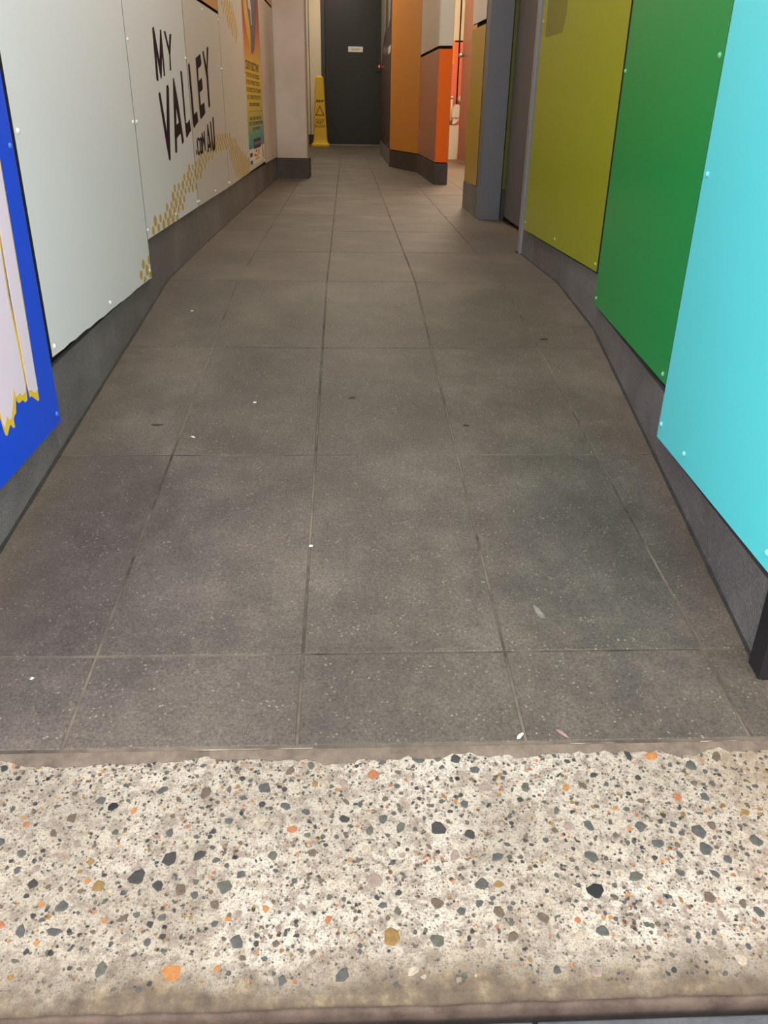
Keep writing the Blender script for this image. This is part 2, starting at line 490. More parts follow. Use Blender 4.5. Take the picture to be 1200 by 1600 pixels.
# ------------------------------------------------------------------ traced print (wall coordinates in metres: along, height)
ART = {'M':[[(3.0957,0.7344),(3.1204,0.741),(3.1614,0.6519),(3.2135,0.7392),(3.2329,0.7401),(3.2293,0.611),(3.2067,0.6075),(3.2082,0.6665),(3.1705,0.6029),(3.1532,0.5988),(3.1222,0.6641),(3.1158,0.5934),(3.0952,0.5912),(3.0844,0.5962)]],
'Y':[[(3.2729,0.7385),(3.3012,0.7409),(3.338,0.6988),(3.3658,0.7367),(3.4011,0.7404),(3.3509,0.6752),(3.3428,0.6305),(3.3168,0.6277),(3.3305,0.6742)]],
'V':[[(3.0938,0.5555),(3.1122,0.5626),(3.1265,0.5577),(3.1704,0.4458),(3.2317,0.5795),(3.2587,0.586),(3.2721,0.5765),(3.2186,0.4445),(3.189,0.3614),(3.1735,0.3574),(3.1622,0.3629),(3.1399,0.4123)]],
'A':[[(3.3587,0.607),(3.3762,0.6075),(3.4159,0.5371),(3.4634,0.4064),(3.4331,0.398),(3.4206,0.4058),(3.413,0.4342),(3.3702,0.4282),(3.3333,0.4202),(3.3152,0.3771),(3.2938,0.3751),(3.2815,0.3807),(3.3111,0.4739),(3.3378,0.5524)],[(3.3692,0.5171),(3.3946,0.4695),(3.3466,0.4633)]],
'L':[[(3.509,0.6311),(3.5304,0.6359),(3.5439,0.6303),(3.5395,0.4649),(3.5786,0.467),(3.6189,0.4777),(3.6331,0.438),(3.5867,0.4304),(3.5303,0.4147),(3.5165,0.4216),(3.5094,0.5001)]],
'L2':[[(0.0192,0.6578),(0.0433,0.6671),(0.0563,0.6592),(0.0631,0.4919),(0.1319,0.5026),(0.1426,0.466),(0.0789,0.4535),(0.0393,0.4442),(0.0233,0.459)]],
'E':[[(0.1922,0.6886),(0.3087,0.7097),(0.3222,0.6764),(0.2939,0.6651),(0.2297,0.6548),(0.2223,0.6109),(0.3038,0.6243),(0.3066,0.5839),(0.2805,0.5777),(0.227,0.5701),(0.231,0.5241),(0.318,0.5348),(0.3259,0.4968),(0.2896,0.4875),(0.2136,0.4742),(0.1935,0.4792)]],
'Y2':[[(0.3619,0.7192),(0.3881,0.7252),(0.4445,0.6696),(0.4827,0.7395),(0.508,0.7475),(0.525,0.7419),(0.4656,0.6562),(0.4655,0.6227),(0.4616,0.5205),(0.4298,0.5144),(0.4194,0.5205),(0.4217,0.624)]],
'dot':[[(0.0421,0.3657),(0.06,0.3672),(0.0591,0.3511),(0.041,0.3492)]],
'C':[[(0.0729,0.3989),(0.0998,0.4095),(0.1219,0.41),(0.1347,0.4002),(0.1217,0.3949),(0.1109,0.4027),(0.0941,0.3982),(0.0919,0.3588),(0.1031,0.3548),(0.1201,0.3622),(0.1321,0.3593),(0.1123,0.3466),(0.0891,0.3445),(0.0726,0.3551)]],
'O':[[(0.1376,0.406),(0.1618,0.4099),(0.1887,0.4031),(0.1881,0.3591),(0.1703,0.348),(0.1491,0.3452),(0.135,0.3533)],[(0.154,0.3972),(0.1685,0.3991),(0.1683,0.3624),(0.1565,0.357)]],
'M2':[[(0.195,0.4218),(0.2148,0.4248),(0.2318,0.3969),(0.2523,0.4286),(0.2721,0.4305),(0.2666,0.3556),(0.2445,0.3529),(0.2454,0.3928),(0.2302,0.3717),(0.2128,0.4023),(0.1985,0.349),(0.1793,0.3476)]],
'A2':[[(0.3487,0.4518),(0.3695,0.4539),(0.4188,0.3487),(0.3994,0.3445),(0.3879,0.3627),(0.3424,0.3596),(0.3396,0.3473),(0.3117,0.3449)],[(0.3475,0.4065),(0.3602,0.4086),(0.3686,0.3785),(0.3399,0.3746)]],
'U':[[(0.4287,0.4615),(0.4503,0.4636),(0.4675,0.3722),(0.4771,0.3628),(0.4903,0.3713),(0.4997,0.4755),(0.5197,0.4803),(0.5324,0.47),(0.5256,0.3621),(0.5037,0.3475),(0.4681,0.3413),(0.4419,0.3528),(0.4294,0.3838)]],
'band_p2':[(2.7094,0.1669),(2.7587,0.1782),(2.8048,0.1951),(2.9281,0.205),(3.0216,0.222),(3.118,0.2519),(3.2377,0.2805),(3.324,0.2911),(3.4329,0.3155),(3.5867,0.3244),(3.7403,0.3309),(3.6987,0.2532),(3.6152,0.2403),(3.4406,0.2254),(3.3465,0.1943),(3.2585,0.1679),(3.2285,0.1501)],
'band_p3':[(-0.0207,0.3289),(0.1833,0.3474),(0.3433,0.3459),(0.5455,0.3996),(0.9111,0.3977),(1.1312,0.3789),(1.3203,0.3367),(1.4808,0.2926),(1.8209,0.2417),(1.7827,0.165),(1.2324,0.1605),(1.1464,0.2035),(1.0351,0.2664),(0.9428,0.3129),(0.8064,0.3312),(0.6031,0.327),(0.3812,0.3081),(0.2005,0.2776),(0.0391,0.2591),(-0.0623,0.2457)],
'band_w1':[(2.579,0.066),(2.6184,0.0946),(2.7188,0.1413),(2.7732,0.1608),(2.8506,0.1498),(2.7851,0.026)],
'band_p4':[(0.9846,0.9607),(1.3694,0.9988),(1.5487,0.916),(1.5601,0.8347),(1.3817,0.8322),(1.101,0.9071)],
'yel1':[(1.7666,0.8344),(1.7268,0.4593),(1.7219,0.3298),(1.7164,0.1956),(1.7052,0.0204),(1.6992,0.0186),(1.6721,0.038),(1.6636,0.0383),(1.6604,0.0616),(1.6625,0.2208),(1.6683,0.346),(1.6717,0.6502)],
'pk1':[(1.7575,0.8169),(1.7218,0.4496),(1.7175,0.3271),(1.7111,0.1944),(1.7068,0.0403),(1.6898,0.0383),(1.6746,0.0496),(1.6647,0.0503),(1.6627,0.0596),(1.6643,0.2182),(1.6708,0.3508),(1.6807,0.6677)],
'yel2':[(1.6536,0.6152),(1.6653,0.3402),(1.6564,0.2265),(1.6581,0.1836),(1.6617,0.1343),(1.6573,0.0687),(1.6501,0.0379),(1.6391,0.0367),(1.63,0.0447),(1.6122,0.0448),(1.6051,0.0496),(1.6037,0.062),(1.5909,0.0342),(1.5816,0.0315),(1.5751,0.0279),(1.5754,0.0134),(1.5678,0.0138),(1.5581,0.0247),(1.5375,0.0111),(1.5318,0.0145),(1.5276,0.0291),(1.5249,0.0463),(1.5203,0.0594),(1.3711,0.0666)],
'pk2':[(1.6401,0.5889),(1.6583,0.3267),(1.6496,0.2279),(1.6504,0.1854),(1.6536,0.1341),(1.652,0.0679),(1.6486,0.0544),(1.6296,0.0534),(1.6251,0.0603),(1.604,0.0596),(1.603,0.08),(1.5855,0.054),(1.5666,0.0322),(1.5591,0.0326),(1.5516,0.0424),(1.5342,0.0277),(1.5297,0.0387),(1.5287,0.0564),(1.5258,0.07),(1.38,0.0839)],
'blob':[(2.0563,1.1523),(2.5884,1.2133),(2.5393,1.1147),(2.4694,1.0145),(2.3897,0.9142),(2.3155,0.8388),(2.2406,0.809),(2.1649,0.7983),(2.1121,0.8071),(2.1227,0.8963),(2.1286,0.9304),(2.0773,0.9818),(2.0276,1.0319)],
'sw':[(1.8854,1.1327),(2.0234,1.1486),(1.994,1.0608),(2.0384,1.0112),(2.1216,0.9299),(2.1343,0.8744),(2.0866,0.8149),(2.0311,0.8456),(1.9652,0.8857),(1.8862,0.9553),(1.8462,1.015)],
'wl':[(2.0895,1.1348),(2.2153,1.1487),(2.1969,1.0808),(2.2149,1.027),(2.2213,0.9576),(2.1769,0.9508),(2.1796,1.0238),(2.127,1.029),(2.0698,1.0314)]}
POSTER_ROWS = {'title': (1.804, 2.522, 0.711, 0.756), 'r1': (1.788, 2.513, 0.672, 0.695), 'r2': (1.799, 2.533, 0.634, 0.657), 'r3': (1.794, 2.573, 0.595, 0.618), 'r4': (1.806, 2.553, 0.556, 0.579), 'r5': (1.879, 2.475, 0.52, 0.538), 'rule': (1.825, 2.618, 0.491, 0.493), 'r6': (1.872, 2.516, 0.444, 0.461), 'r7': (1.827, 2.584, 0.416, 0.434), 'r8': (1.991, 2.427, 0.386, 0.402), 'box': (2.01, 2.405, 0.283, 0.338), 'boxl': (2.038, 2.406, 0.301, 0.322), 'poster': (2.164, 2.813, 0.301, 1.077), 'panel': (2.164, 2.828, 0.182, 1.046)}

# ------------------------------------------------------------------ floor: bed of grout and single tiles
TW, TL, GAP = 0.300, 0.6121, 0.0038
X0 = 0.0161 - TW                    # joint line next to the left wall
def clip(poly, n, c):
    """keep n.p <= c"""
    out = []
    for i, p in enumerate(poly):
        q = poly[(i + 1) % len(poly)]
        dp, dq = n[0] * p[0] + n[1] * p[1] - c, n[0] * q[0] + n[1] * q[1] - c
        if dp <= 0:
            out.append(p)
        if (dp < 0 < dq) or (dq < 0 < dp):
            t = dp / (dp - dq)
            out.append((p[0] + (q[0] - p[0]) * t, p[1] + (q[1] - p[1]) * t))
    return out

bm = bmesh.new()
GB = -0.0012
prof = [(-2.012 * CT, -2.012 * ST), (0, 0), (10.62, 0)]
for a, b_ in zip(prof, prof[1:]):
    pass
vs = []
for x in (-0.529, 2.05):
    vs.append([bm.verts.new((x, y, z + GB)) for y, z in prof] + [bm.verts.new((x, y, -0.32)) for y, z in reversed(prof)])
n_ = len(vs[0])
bm.faces.new(vs[0])
bm.faces.new(list(reversed(vs[1])))
for i in range(n_):
    bm.faces.new((vs[0][i], vs[1][i], vs[1][(i + 1) % n_], vs[0][(i + 1) % n_]))
floor = obj('floor', bm, M['grout'], recenter=False)
props(floor, 'dark grey stone tiled corridor floor rising as a ramp', kind='structure')

def tile_mesh(poly, th=0.010, bv=0.0012):
    """slab with a small arris round the top, top at z = 0; poly is CCW"""
    bm = bmesh.new()
    c = Vector((sum(p[0] for p in poly) / len(poly), sum(p[1] for p in poly) / len(poly)))
    def inset(p, d):
        v = Vector(p) - c
        return c + Vector((v.x - math.copysign(min(d, abs(v.x)), v.x), v.y - math.copysign(min(d, abs(v.y)), v.y)))
    b0 = [bm.verts.new((p[0], p[1], -th)) for p in poly]
    b1 = [bm.verts.new((p[0], p[1], -bv)) for p in poly]
    b2 = [bm.verts.new((*inset(p, bv), 0)) for p in poly]
    n = len(poly)
    for i in range(n):
        j = (i + 1) % n
        bm.faces.new((b0[i], b0[j], b1[j], b1[i]))
        bm.faces.new((b1[i], b1[j], b2[j], b2[i]))
    bm.faces.new(b2)
    bm.faces.new(list(reversed(b0)))
    bmesh.ops.recalc_face_normals(bm, faces=bm.faces)
    me = bpy.data.meshes.new('tile')
    bm.to_mesh(me)
    bm.free()
    me.materials.append(M['tile'])
    return me

TILE_CACHE = {}
def put_tile(x0, x1, s0, s1, ramp_part, rnd, clips=()):
    poly = [(x0 + GAP / 2, s0 + GAP / 2), (x1 - GAP / 2, s0 + GAP / 2), (x1 - GAP / 2, s1 - GAP / 2), (x0 + GAP / 2, s1 - GAP / 2)]
    for n, c in clips:
        poly = clip(poly, n, c)
    if len(poly) < 3:
        return
    cx, cy = sum(p[0] for p in poly) / len(poly), sum(p[1] for p in poly) / len(poly)
    loc2 = [(round(p[0] - cx, 4), round(p[1] - cy, 4)) for p in poly]
    key = tuple(loc2)
    if key not in TILE_CACHE:
        TILE_CACHE[key] = tile_mesh(loc2)
    dz = rnd.uniform(-0.0004, 0.0004)
    o = bpy.data.objects.new('tile', TILE_CACHE[key])
    COL.objects.link(o)
    if ramp_part:
        o.location = (cx, cy * CT, cy * ST + dz)
        o.rotation_euler = (TH, 0, 0)
    else:
        o.location = (cx, cy, dz)
    o.parent = floor

rnd = random.Random(3)
xl = -0.5165
cols = [(xl, X0), (X0, X0 + TW), (X0 + TW, X0 + 2 * TW), (X0 + 2 * TW, X0 + 3 * TW), (X0 + 3 * TW, X0 + 4 * TW)]
rn_n = (-RN.n).normalized()
rn_c = rn_n.x * RN.a.x + rn_n.y * RN.a.y - 0.001
for k in range(-4, 0):
    s0, s1 = max(k * TL, -2.010), (k + 1) * TL
    for x0, x1 in cols:
        put_tile(x0, min(x1, 0.811), s0, s1, True, rnd, [((rn_n.x, rn_n.y * CT), rn_c)] if x1 > 0.62 else ())
for k in range(0, 18):
    s0, s1 = k * TL, min((k + 1) * TL, 10.585)
    for i in range(-1, 8):
        x0, x1 = (xl, X0) if i < 0 else (X0 + i * TW, X0 + (i + 1) * TW)
        ym = (s0 + s1) / 2
        lim = 0.809 if ym < 0.6 else 0.906 if ym < 1.9 else 2.04 if ym < 7.4 else 1.2
        if x0 >= lim - 0.01:
            continue
        if x0 > 0.90 and ym < 2.3:
            continue
        put_tile(x0, min(x1, lim), s0, s1, False, rnd)

# ------------------------------------------------------------------ concrete threshold with its exposed stones
from mathutils import noise as mnoise
def rpt(x, s, n):
    """point on the ramp plane: x across, s along the slope, n above the surface"""
    return Vector((x, s * CT - n * ST, s * ST + n * CT))

TN = -0.006
bm = bmesh.new()
NX, SX0, SX1 = 150, -1.0, 1.4
ss = [-2.008, -2.02, -2.05, -2.10, -2.15, -2.20, -2.25, -2.29, -2.318, -2.333]
rows_ = []
for i in range(NX + 1):
    x = SX0 + (SX1 - SX0) * i / NX
    e = 0.0012 * mnoise.noise((x * 9, 0, 0)) + 0.0008 * mnoise.noise((x * 40, 3, 0))
    r = []
    for j, s in enumerate(ss):
        t = j / (len(ss) - 1)
        h = 0.0008 * mnoise.noise((x * 22, s * 22, 1))
        r.append(bm.verts.new(rpt(x, s + e * t, TN + h - (0.003 if j == len(ss) - 1 else 0))))
    r.append(bm.verts.new(rpt(x, -2.333 + e, -0.06)))
    r.append(bm.verts.new(rpt(x, -2.008, -0.06)))
    rows_.append(r)
for a, b_ in zip(rows_, rows_[1:]):
    n = len(a)
    for j in range(n):
        bm.faces.new((a[j], b_[j], b_[(j + 1) % n], a[(j + 1) % n]))
bm.faces.new(rows_[0])
bm.faces.new(list(reversed(rows_[-1])))
thr = obj('threshold', bm, M['concrete'], recenter=False)
props(thr, 'pale exposed aggregate concrete threshold strip below the dark tiles', kind='structure')

# brown worn nosing along the front of the threshold
bm = bmesh.new()
rows_ = []
for i in range(NX + 1):
    x = SX0 + (SX1 - SX0) * i / NX
    e = 0.0014 * mnoise.noise((x * 9, 0, 0)) + 0.0016 * mnoise.noise((x * 33, 7, 0))
    rows_.append([bm.verts.new(rpt(x, s + (e if j < 2 else e * 0.4), n)) for j, (s, n) in enumerate(((-2.329, TN - 0.02), (-2.330, TN + 0.0006), (-2.3335, TN - 0.0004), (-2.3355, TN - 0.004), (-2.3362, TN - 0.010), (-2.3362, TN - 0.05)))])
for a, b_ in zip(rows_, rows_[1:]):
    n = len(a)
    for j in range(n):
        bm.faces.new((a[j], b_[j], b_[(j + 1) % n], a[(j + 1) % n]))
obj('nosing', bm, M['lip'], thr, smooth=True)

# dirty mortar fillet between the tiles and the concrete, ragged front edge
bm = bmesh.new()
rows_ = []
NM = 420
for i in range(NM + 1):
    x = SX0 + (SX1 - SX0) * i / NM
    w = 0.018 + 0.012 * mnoise.noise((x * 6, 5, 0)) + 0.010 * mnoise.noise((x * 24, 2, 0)) + 0.006 * mnoise.noise((x * 85, 2, 0))
    w = max(w, 0.004)
    rows_.append([bm.verts.new(rpt(x, s, n)) for s, n in ((-2.0095, TN - 0.01), (-2.0095, -0.0022), (-2.0095 - w * 0.6, TN + 0.0022), (-2.0095 - w, TN + 0.0006), (-2.0095 - w, TN - 0.01))])
for a, b_ in zip(rows_, rows_[1:]):
    for j in range(4):
        bm.faces.new((a[j], b_[j], b_[j + 1], a[j + 1]))
obj('mortar_fillet', bm, M['mortar'], thr)
# broken pale line of mortar right under the tile edge
bm = bmesh.new()
x = -0.62
mr = random.Random(5)
while x < 1.0:
    ln = mr.uniform(0.03, 0.16)
    w = mr.uniform(0.0010, 0.0022)
    n = 6
    t = [bm.verts.new(rpt(x + ln * i / n, -2.0105, -0.0012)) for i in range(n + 1)]
    b0 = [bm.verts.new(rpt(x + ln * i / n, -2.0108 - w * (0.4 + 0.8 * mr.random()), -0.0016)) for i in range(n + 1)]
    for i in range(n):
        bm.faces.new((t[i], t[i + 1], b0[i + 1], b0[i]))
    x += ln + mr.uniform(0.004, 0.06)
props(obj('pale_mortar_line', bm, M['white_mortar'], thr), kind='stuff')

pr = random.Random(21)
PEB_SHAPES = []
for k in range(9):
    n = pr.choice((6, 7, 7, 8))
    ang = sorted((i + pr.uniform(-0.3, 0.3)) * math.tau / n for i in range(n))
    PEB_SHAPES.append([(pr.uniform(0.72, 1.12) * math.cos(a), pr.uniform(0.72, 1.12) * math.sin(a)) for a in ang])
PEB_MESH = {}
def pebble_mesh(k, mi):
    if (k, mi) not in PEB_MESH:
        bm = bmesh.new()
        sh = PEB_SHAPES[k]
        a = [bm.verts.new((x, y, -0.30)) for x, y in sh]
        b_ = [bm.verts.new((x * 0.98, y * 0.98, 0.03)) for x, y in sh]
        c = [bm.verts.new((x * 0.70, y * 0.70, 0.11)) for x, y in sh]
        n = len(sh)
        for i in range(n):
            j = (i + 1) % n
            bm.faces.new((a[i], a[j], b_[j], b_[i]))
            bm.faces.new((b_[i], b_[j], c[j], c[i]))
        bm.faces.new(c)
        me = bpy.data.meshes.new('pebble')
        bm.to_mesh(me)
        bm.free()
        me.materials.append(PEB[mi])
        PEB_MESH[(k, mi)] = me
    return PEB_MESH[(k, mi)]

def pick():
    r = pr.random()
    for p, i in ((0.30, 0), (0.42, 1), (0.58, 2), (0.74, 3), (0.785, 4), (0.83, 5), (0.88, 6), (0.91, 7), (1.01, 8)):
        if r < p:
            return i
placed = []
def spot(r, s_lo=-2.305, s_hi=-2.028):
    for _ in range(60):
        x, s = pr.uniform(-0.46, 0.78), pr.uniform(s_lo, s_hi)
        if s < -2.27 and pr.random() < 0.55:
            continue
        if all((x - a) ** 2 + (s - b_) ** 2 > ((r + c) * 1.15) ** 2 for a, b_, c in placed):
            placed.append((x, s, r))
            return x, s
    return None

def put_pebble(x, s, r, mi, k=None, elong=None, ang=None):
    k = pr.randrange(len(PEB_SHAPES)) if k is None else k
    o = bpy.data.objects.new('pebble', pebble_mesh(k, mi))
    COL.objects.link(o)
    el = elong or pr.uniform(0.55, 0.95)
    mt = Matrix.Translation(rpt(x, s, TN)) @ Matrix.Rotation(TH, 4, 'X') @ Matrix.Rotation(pr.uniform(0, math.tau) if ang is None else ang, 4, 'Z') @ Matrix.Diagonal((r, r * el, min(r, 0.006) * 1.0, 1))
    o.parent = thr
    o.matrix_basis = mt
    return o
# the stones that stand out most
for x, s, r, mi in ((0.354, -2.216, 0.0125, 9), (-0.151, -2.186, 0.0118, 1), (-0.087, -2.161, 0.0090, 1), (-0.119, -2.165, 0.0105, 1),
                    (-0.093, -2.291, 0.0120, 4), (0.128, -2.262, 0.0120, 5), (0.175, -2.266, 0.0095, 8), (0.360, -2.175, 0.0100, 0),
                    (0.252, -2.172, 0.0085, 0), (-0.200, -2.092, 0.0075, 9), (0.404, -2.200, 0.0100, 8), (0.220, -2.030, 0.0090, 1), (-0.165, -2.286, 0.0095, 8)):
    placed.append((x, s, r))
    put_pebble(x, s, r, mi, elong=0.8)
count = 13
for lo, hi, num in ((0.0078, 0.0108, 60), (0.0056, 0.0078, 110), (0.0042, 0.0056, 117)):
    for _ in range(num):
        r = pr.uniform(lo, hi)
        q = spot(r)
        if q:
            put_pebble(q[0], q[1], r, pick())
            count += 1
# the small gravel between them, one part
bm = bmesh.new()
for _ in range(6500):
    r = pr.choice((pr.uniform(0.0010, 0.0020), pr.uniform(0.0014, 0.0030), pr.uniform(0.0022, 0.0046)))
    x, s = pr.uniform(-0.46, 0.78), pr.uniform(-2.312, -2.024)
    if s < -2.275 and pr.random() < 0.6:
        continue
    if any((x - a) ** 2 + (s - b_) ** 2 < (r + c) ** 2 for a, b_, c in placed):
        continue
    sh = PEB_SHAPES[pr.randrange(len(PEB_SHAPES))][::1]
    an, el, mi = pr.uniform(0, math.tau), pr.uniform(0.45, 1.0), pick()
    ca, sa = math.cos(an), math.sin(an)
    def tr(px, py, n):
        px, py = px * r, py * r * el
        return rpt(x + ca * px - sa * py, s + sa * px + ca * py, TN + n)
    a = [bm.verts.new(tr(px, py, -0.001)) for px, py in sh]
    b_ = [bm.verts.new(tr(px * 0.8, py * 0.8, 0.0006)) for px, py in sh]
    for i in range(len(sh)):
        j = (i + 1) % len(sh)
        bm.faces.new((a[i], a[j], b_[j], b_[i])).material_index = mi
    bm.faces.new(b_).material_index = mi
props(obj('small_gravel', bm, PEB, thr), kind='stuff')

# ------------------------------------------------------------------ street paving in front
street = box('street_pavement', -1.6, 2.0, -3.6, -2.3275, -0.42, -0.270, M['sealant'])
props(street, 'blue grey street paving in front of the threshold', kind='structure')
for i in range(6):
    x0 = -1.337 + 0.40 * i
    for j in range(3):
        y1 = -2.3285 - 0.40 * j
        box('paver', x0 + 0.002, x0 + 0.398, y1 - 0.397, y1, -0.30, -0.2605, M['street'], street, bevel=0.002)

# strip of dirt beside the last tile at the right-hand corner
bm = bmesh.new()
dr = random.Random(4)
g = []
for i in range(9):
    row = []
    for j in range(9):
        s = -1.875 - 0.137 * i / 8
        xw = 0.684 + (-s * CT - 1.85) * -0.0914
        row.append(bm.verts.new(rpt(xw + 0.002 + 0.30 * j / 8, s, -0.006 + 0.006 * dr.random())))
    g.append(row)
for i in range(8):
    for j in range(8):
        bm.faces.new((g[i][j], g[i + 1][j], g[i + 1][j + 1], g[i][j + 1]))
for f in bmesh.ops.extrude_face_region(bm, geom=bm.faces[:])['geom']:
    if isinstance(f, bmesh.types.BMVert):
        f.co.z -= 0.06
props(obj('corner_dirt', bm, M['soil'], None, base=True), 'dark brown dirt gathered beside the black post foot', 'dirt', kind='stuff')

# ------------------------------------------------------------------ left wall
def plan_block(name, pts, z0, z1, mat, parent=None):
    bm = bmesh.new()
    extrude_poly(bm, [pts], lambda p: (p[0], p[1], z0), lambda p: (p[0], p[1], z1))
    return obj(name, bm, mat, parent, recenter=False)

CEIL = 2.40
ceil = box('ceiling', -0.80, 2.20, -1.95, 10.8, CEIL, CEIL + 0.1, M['ceiling'])
props(ceil, 'plain pale ceiling over the corridor', kind='structure')

wl = plan_block('wall_left', [(-0.80, -1.95), (-0.531, -1.95), (-0.531, 0.66), (-0.489, 4.30), (-0.80, 4.30)], -0.5, CEIL, M['backing'])
props(wl, 'left corridor wall clad in screwed laminate panels', kind='structure')

PO0, PO1 = -0.002, 0.010            # back and front of the cladding panels
def art(wall, key, o, mat, parent, name, label=None):
    l = ART[key]
    loops = l if isinstance(l[0][0], (tuple, list)) else [l]
    ob = wall.plate(name, loops, o, o + 0.0004, mat, parent)
    if label:
        ob['label'] = label
    return ob

def inside(p, poly):
    c = False
    for i in range(len(poly)):
        (x1, y1), (x2, y2) = poly[i], poly[i - 1]
        if (y1 > p[1]) != (y2 > p[1]) and p[0] < (x2 - x1) * (p[1] - y1) / (y2 - y1) + x1:
            c = not c
    return c

def dots(wall, key, parent, s_rng, z_rng, ox=0.0):
    poly = ART[key]
    bm = bmesh.new()
    ds, dz = 0.078, 0.0235
    j = 0
    z = -0.2
    while z < 1.3:
        s = -1 + ox + (ds / 2 if j % 2 else 0)
        while s < 5:
            if inside((s, z), poly) and s_rng[0] - 0.015 < s < s_rng[1] + 0.015 and z_rng[0] - 0.01 < z < z_rng[1]:
                zz = z + 0.006 * math.sin(s * 3)
                edge = min((math.dist((s, zz), q) for q in poly))
                k = 1.0 if edge > 0.05 else 0.8
                el = [(s + 0.0225 * k * math.cos(a), zz + 0.0165 * k * math.sin(a)) for a in [t * math.tau / 10 for t in range(10)]]
                for nn, cc in (((-1, 0), -s_rng[0] - 0.001), ((1, 0), s_rng[1] - 0.001), ((0, -1), -z_rng[0] - 0.001)):
                    el = clip(el, nn, cc) if len(el) > 2 else el
                if len(el) > 2:
                    bm.faces.new([bm.verts.new(wall.pt(a, b_, PO1 + 0.0003)) for a, b_ in el])
            s += ds
        z += dz
        j += 1
    if bm.verts:
        ob = obj('halftone_dots', bm, M['mustard'], parent)
        ob['kind'] = 'stuff'
        ob['label'] = 'curving band of mustard yellow halftone dots'

def panel(wall, name, poly, mat, parent, label, o0=PO0, o1=PO1, core=True):
    ob = wall.plate(name, [poly], o0, o1, mat, parent, edge=M['core'] if core else None)
    ob['label'] = label
    return ob

# blue panel with the drip artwork
blue = panel(LN, 'panel', [(1.055, -0.062), (1.798, -0.058), (1.798, 0.70), (1.055, 0.70)], M['blue'], wl, 'royal blue panel printed with pale pink drips edged in yellow', -0.002, 0.0105)
for i, (k, mt, nm) in enumerate((('yel1', 'yellow_print', 'yellow_drip_edge'), ('pk1', 'pink', 'pink_drip'), ('yel2', 'yellow_print', 'yellow_drip_edge'), ('pk2', 'pink', 'pink_drip'))):
    art(LN, k, 0.0105 + (0.0004 if k.startswith('pk') else 0.0), M[mt], blue, nm)
LN.screw(1.780, -0.036, 0.0105, M['screw_blue'], blue)
LN.screw(1.780, 0.46, 0.0105, M['screw_blue'], blue)

# first white panel, lower edge cut unevenly
er = random.Random(9)
low = [(1.814 + (2.733 - 1.814) * i / 24, 0.072 - 0.014 * i / 24 + er.uniform(-0.0016, 0.0016)) for i in range(25)]
w1 = panel(LN, 'panel', low + [(2.733, 0.80), (1.814, 0.80)], M['white_l'], wl, 'large plain white panel next to the blue one')
for s, z in ((1.832, 0.482), (2.712, 0.482), (2.261, 0.084), (2.712, 0.082), (1.832, 0.089)):
    LN.screw(s, z, PO1, M['screw_white'], w1)
dots(LN, 'band_w1', w1, (1.814, 2.733), (0.061, 0.8), 0.02)

# second white panel with the words MY VALLEY
p2 = panel(LN, 'panel', [(2.738, 0.167), (3.655, 0.163), (3.655, 0.898), (2.738, 0.898)], M['white_l'], wl, 'white panel lettered MY VAL with mustard dots')
for s, z in ((2.754, 0.683), (2.756, 0.482), (2.745, 0.1926), (3.183, 0.187), (3.640, 0.183), (3.636, 0.678), (3.183, 0.873)):
    LN.screw(s, z, PO1, M['screw_white'], p2)
for k in ('M', 'Y', 'V', 'A', 'L'):
    art(LN, k, PO1, M['letter'], p2, 'letter', 'dark brown letter ' + k)
dots(LN, 'band_p2', p2, (2.738, 3.655), (0.165, 0.9))

# third white panel: LEY and .COM.AU
p3 = panel(LF, 'panel', [(0.002, 0.163), (0.876, 0.163), (0.876, 0.894), (0.002, 0.894)], M['white_w'], wl, 'white panel lettered LEY over .COM.AU')
for s, z in ((0.020, 0.180), (0.440, 0.182), (0.860, 0.1825), (0.856, 0.871), (0.43, 0.873), (0.860, 0.676)):
    LF.screw(s, z, PO1, M['screw_white'], p3)
for k in ('L2', 'E', 'Y2', 'dot', 'C', 'O', 'M2', 'A2', 'U'):
    ch = {'dot': 'full stop'}.get(k, 'letter ' + k[0])
    art(LF, k, PO1 + 0.0004, M['letter'], p3, 'letter', 'dark brown ' + ch)
dots(LF, 'band_p3', p3, (0.002, 0.876), (0.165, 0.9), 0.01)

# fourth panel
p4 = panel(LF, 'panel', [(0.881, 0.163), (1.752, 0.170), (1.752, 1.63), (0.881, 1.63)], M['white_w'], wl, 'greyish white panel between the lettering and the poster')
for s, z in ((0.897, 0.676), (0.900, 0.181), (1.359, 0.178), (1.735, 0.674)):
    LF.screw(s, z, PO1, M['screw_white'], p4)
dots(LF, 'band_p3', p4, (0.881, 1.752), (0.170, 1.6), 0.01)
dots(LF, 'band_p4', p4, (0.881, 1.752), (0.170, 1.6), 0.03)

# panel that carries the poster, and the painted length of wall before the pier
p5 = panel(LF, 'panel', [(1.757, 0.172), (2.640, 0.178), (2.640, 2.38), (1.757, 2.38)], M['white_w'], wl, 'white panel behind the yellow and red poster')
for s, z in ((1.781, 0.187), (2.610, 0.188)):
    LF.screw(s, z, PO1, M['screw_white'], p5)
p6 = panel(LF, 'panel', [(2.645, 0.166), (3.636, 0.160), (3.636, 1.165), (2.645, 1.165)], M['plaster'], wl, 'scuffed pinkish white panel beside the pier')

